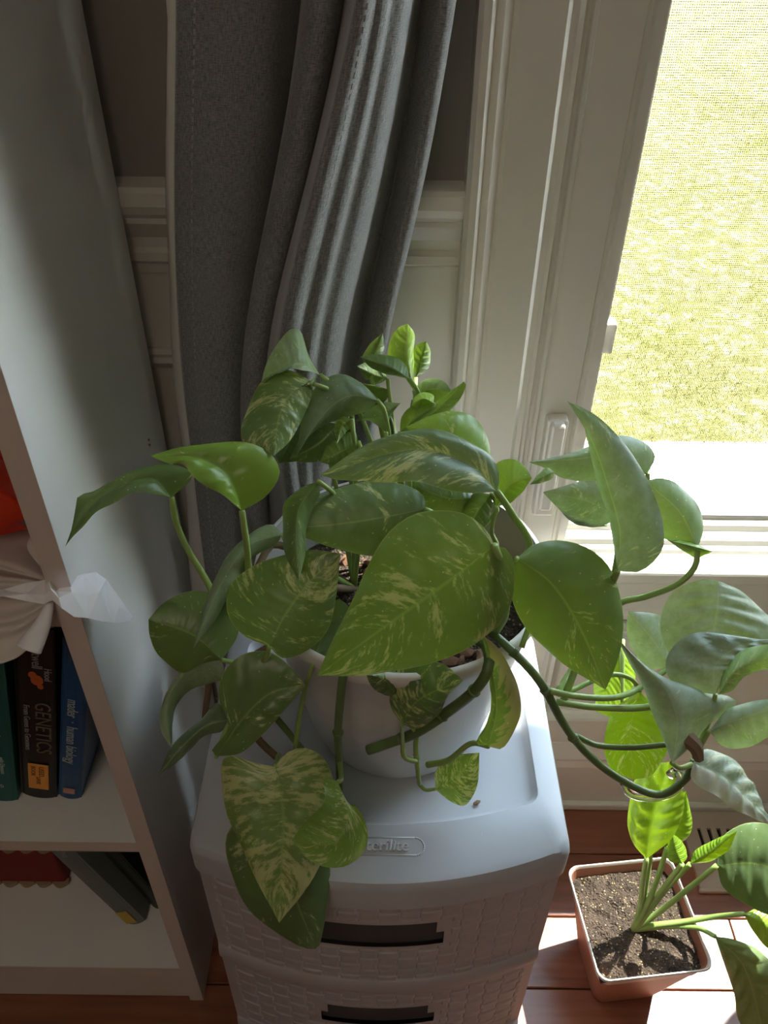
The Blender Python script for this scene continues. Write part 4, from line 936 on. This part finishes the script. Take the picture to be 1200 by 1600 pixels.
# --- front trailing leaves
Lf(m=[(440,1292),(455,1380),(493,1483)], l=[(440,1292),(380,1280),(355,1302),(357,1350),(380,1410),(430,1456),(470,1480),(493,1483)], r=[(440,1292),(500,1318),(516,1360),(509,1430),(499,1478),(493,1483)], cB=.645, cT=.645, tone=.1, var=.1, dust=.1, pet=[(440,1240,.655), (440,1200,.66)])
Lf(m=[(430,1198),(443,1270),(440,1350),(436,1442)], l=[(430,1198),(395,1191),(362,1180),(346,1190),(347,1230),(358,1280),(384,1340),(414,1400),(436,1442)], r=[(430,1198),(445,1178),(475,1168),(505,1184),(521,1220),(518,1290),(501,1350),(470,1400),(436,1442)], cB=.60, cT=.60, dl=.004, dr=.014, tone=.5, var=.74, dust=.2, wave=.0012, pet=[(436,1180,.63), (440,1190,.66)], cup=.4)
Lf(m=[(528,1222),(545,1275),(520,1318),(456,1313)], l=[(528,1222),(508,1212),(505,1225),(509,1240),(500,1262),(476,1284),(456,1313)], r=[(528,1222),(546,1262),(555,1258),(573,1290),(571,1325),(546,1352),(515,1356),(480,1341),(456,1313)], cB=.59, cT=.575, dl=-.006, dr=.004, tone=.62, var=.35, dust=.1, pet=[(533,1215,.62), (531,1190,.64)], cup=-2.2)

# dried leaf crumb on the lid
bm = bmesh.new(); p = PZ(745, 1254, .5755)
bmesh.ops.create_icosphere(bm, subdivisions=1, radius=.0042, matrix=Matrix.Translation(p) @ Matrix.Rotation(.5, 4, 'Z') @ Matrix.Diagonal((1, .5, .35, 1)))
tag(finish('dried_leaf_crumb', bm, M_brown, None, smooth=False), 'small brown dried leaf crumb on the lid below the smallest variegated leaf', 'leaf crumb')

# clear plastic clip on the vine end
bm = bmesh.new(); pts = [Pc(975, 1222, .648), Pc(985, 1240, .650), Pc(1020, 1246, .652), Pc(1055, 1235, .640), Pc(1064, 1214, .630), Pc(1055, 1206, .628), Pc(1046, 1212, .630)]
tube(bm, [tuple(p) for p in pts], .0036, .0036, seg=10); o = finish('vine_clip', bm, M_clear, None); tag(o, 'clear plastic clip curled round the end of the trailing vine', 'clip')

# ------------------------------------------------------------------ peace lily in the square pot
lily = empty('potted_peace_lily', (0, 0, 0)); tag(lily, 'small peace lily in a square brown pot on the sunlit floor', 'plant')
rot = Matrix.Translation((.334, .497, 0)) @ Matrix.Rotation(math.radians(6.5), 4, 'Z')
def sq(h, r=.014):
    pts = []
    for cx, cy, a0 in ((1, -1, -90), (1, 1, 0), (-1, 1, 90), (-1, -1, 180)):
        for k in range(6):
            a = math.radians(a0 + 18 * k); pts.append((cx*(h - r) + r*math.cos(a), cy*(h - r) + r*math.sin(a)))
    return [tuple((rot @ Vector((x, y_, 0)))[:2]) for x, y_ in pts]
bm = bmesh.new(); stack(bm, [(sq(.043), .0), (sq(.045), .004), (sq(.070), .148), (sq(.0725), .149), (sq(.0725), .1495)], cap_top=False); finish('pot', bm, M_copper, lily, smooth=False)
bm = bmesh.new(); stack(bm, [(sq(.0728), .147), (sq(.0736), .150), (sq(.0730), .1525), (sq(.0716), .1525), (sq(.0706), .150), (sq(.066), .12)], cap_top=False, cap_bot=False); finish('pot_rim', bm, M_rim, lily, smooth=False)
def sqs(u, v):
    p = rot @ Vector(((u - .5) * .134, (v - .5) * .134, 0)); return p.x, p.y, .137 - .012*((u-.5)**2 + (v-.5)**2)
finish('soil', grid_mesh('soil', soil_grid(sqs, 80)), M_soil, lily)
LB = PZ(990, 1452, .138)
def LL(**k): return leaf(parent=lily, mat_=M_lily, pr=.0030, **k)
o = LL(m=[(972,1000),(960,1050),(932,1112)], l=[(972,1000),(945,1018),(928,1068),(932,1112)], r=[(972,1000),(992,1050),(985,1085),(965,1122),(932,1112)], cB=.84, cT=.86, tone=1, var=.3, dust=0, pet=[(975,1130,.87), (1018,1250,.93), (1006,1400,1.02), LB])
LL(m=[(1010,1342),(1020,1280),(1046,1190)], l=[(1010,1342),(985,1312),(982,1270),(990,1222),(1015,1196),(1046,1190)], r=[(1010,1342),(1048,1312),(1066,1272),(1066,1222),(1046,1190)], cB=.955, cT=.88, dl=.02, dr=-.02, tone=.85, var=.2, dust=0, pet=[(1004,1380,1.0), (1000,1420,1.03), LB], wave=.003)
LL(m=[(1042,1325),(1062,1285),(1072,1236)], l=[(1042,1325),(1048,1282),(1056,1246),(1072,1236)], r=[(1042,1325),(1078,1306),(1081,1280),(1072,1236)], cB=.97, cT=.93, tone=.9, var=.1, dust=0, pet=[(1025,1380,1.0), (1005,1425,1.03), LB])
LL(m=[(1066,1350),(1056,1328),(1050,1302)], l=[(1066,1350),(1045,1345),(1045,1320),(1050,1302)], r=[(1066,1350),(1074,1338),(1066,1315),(1050,1302)], cB=.96, cT=.95, tone=.8, dust=0, pet=[(1035,1390,1.0), (1005,1430,1.04), LB])
LL(m=[(1078,1350),(1112,1330),(1152,1298)], l=[(1078,1350),(1085,1330),(1120,1310),(1152,1298)], r=[(1078,1350),(1112,1345),(1138,1328),(1152,1298)], cB=.97, cT=.93, tone=.95, var=.1, dust=0, pet=[(1040,1390,1.01), (1005,1435,1.04), LB])
LL(m=[(1120,1352),(1185,1350),(1300,1395)], l=[(1120,1352),(1124,1312),(1165,1287),(1210,1290),(1270,1325),(1300,1395)], r=[(1120,1352),(1130,1386),(1170,1416),(1225,1430),(1300,1395)], cB=.97, cT=.93, tone=.1, var=.0, dust=.1, pet=[(1080,1385,1.0), (1030,1425,1.04), LB], wave=.003)
LL(m=[(1162,1428),(1192,1442),(1245,1482)], l=[(1162,1428),(1190,1418),(1230,1430),(1245,1482)], r=[(1162,1428),(1180,1460),(1210,1488),(1245,1482)], cB=.99, cT=.97, tone=.9, var=.2, dust=0, pet=[(1120,1432,1.02), (1070,1440,1.04), (1020,1446,1.05), LB])
LL(m=[(1117,1463),(1162,1510),(1196,1628)], l=[(1117,1463),(1150,1468),(1192,1490),(1228,1540),(1222,1600),(1196,1628)], r=[(1117,1463),(1130,1502),(1146,1550),(1157,1600),(1196,1628)], cB=1.0, cT=1.03, tone=.35, var=.1, dust=.3, pet=[(1090,1450,1.03), (1040,1447,1.05), LB], wave=.004)

for o in bpy.data.objects:
    if '_w' in o: del o['_w']
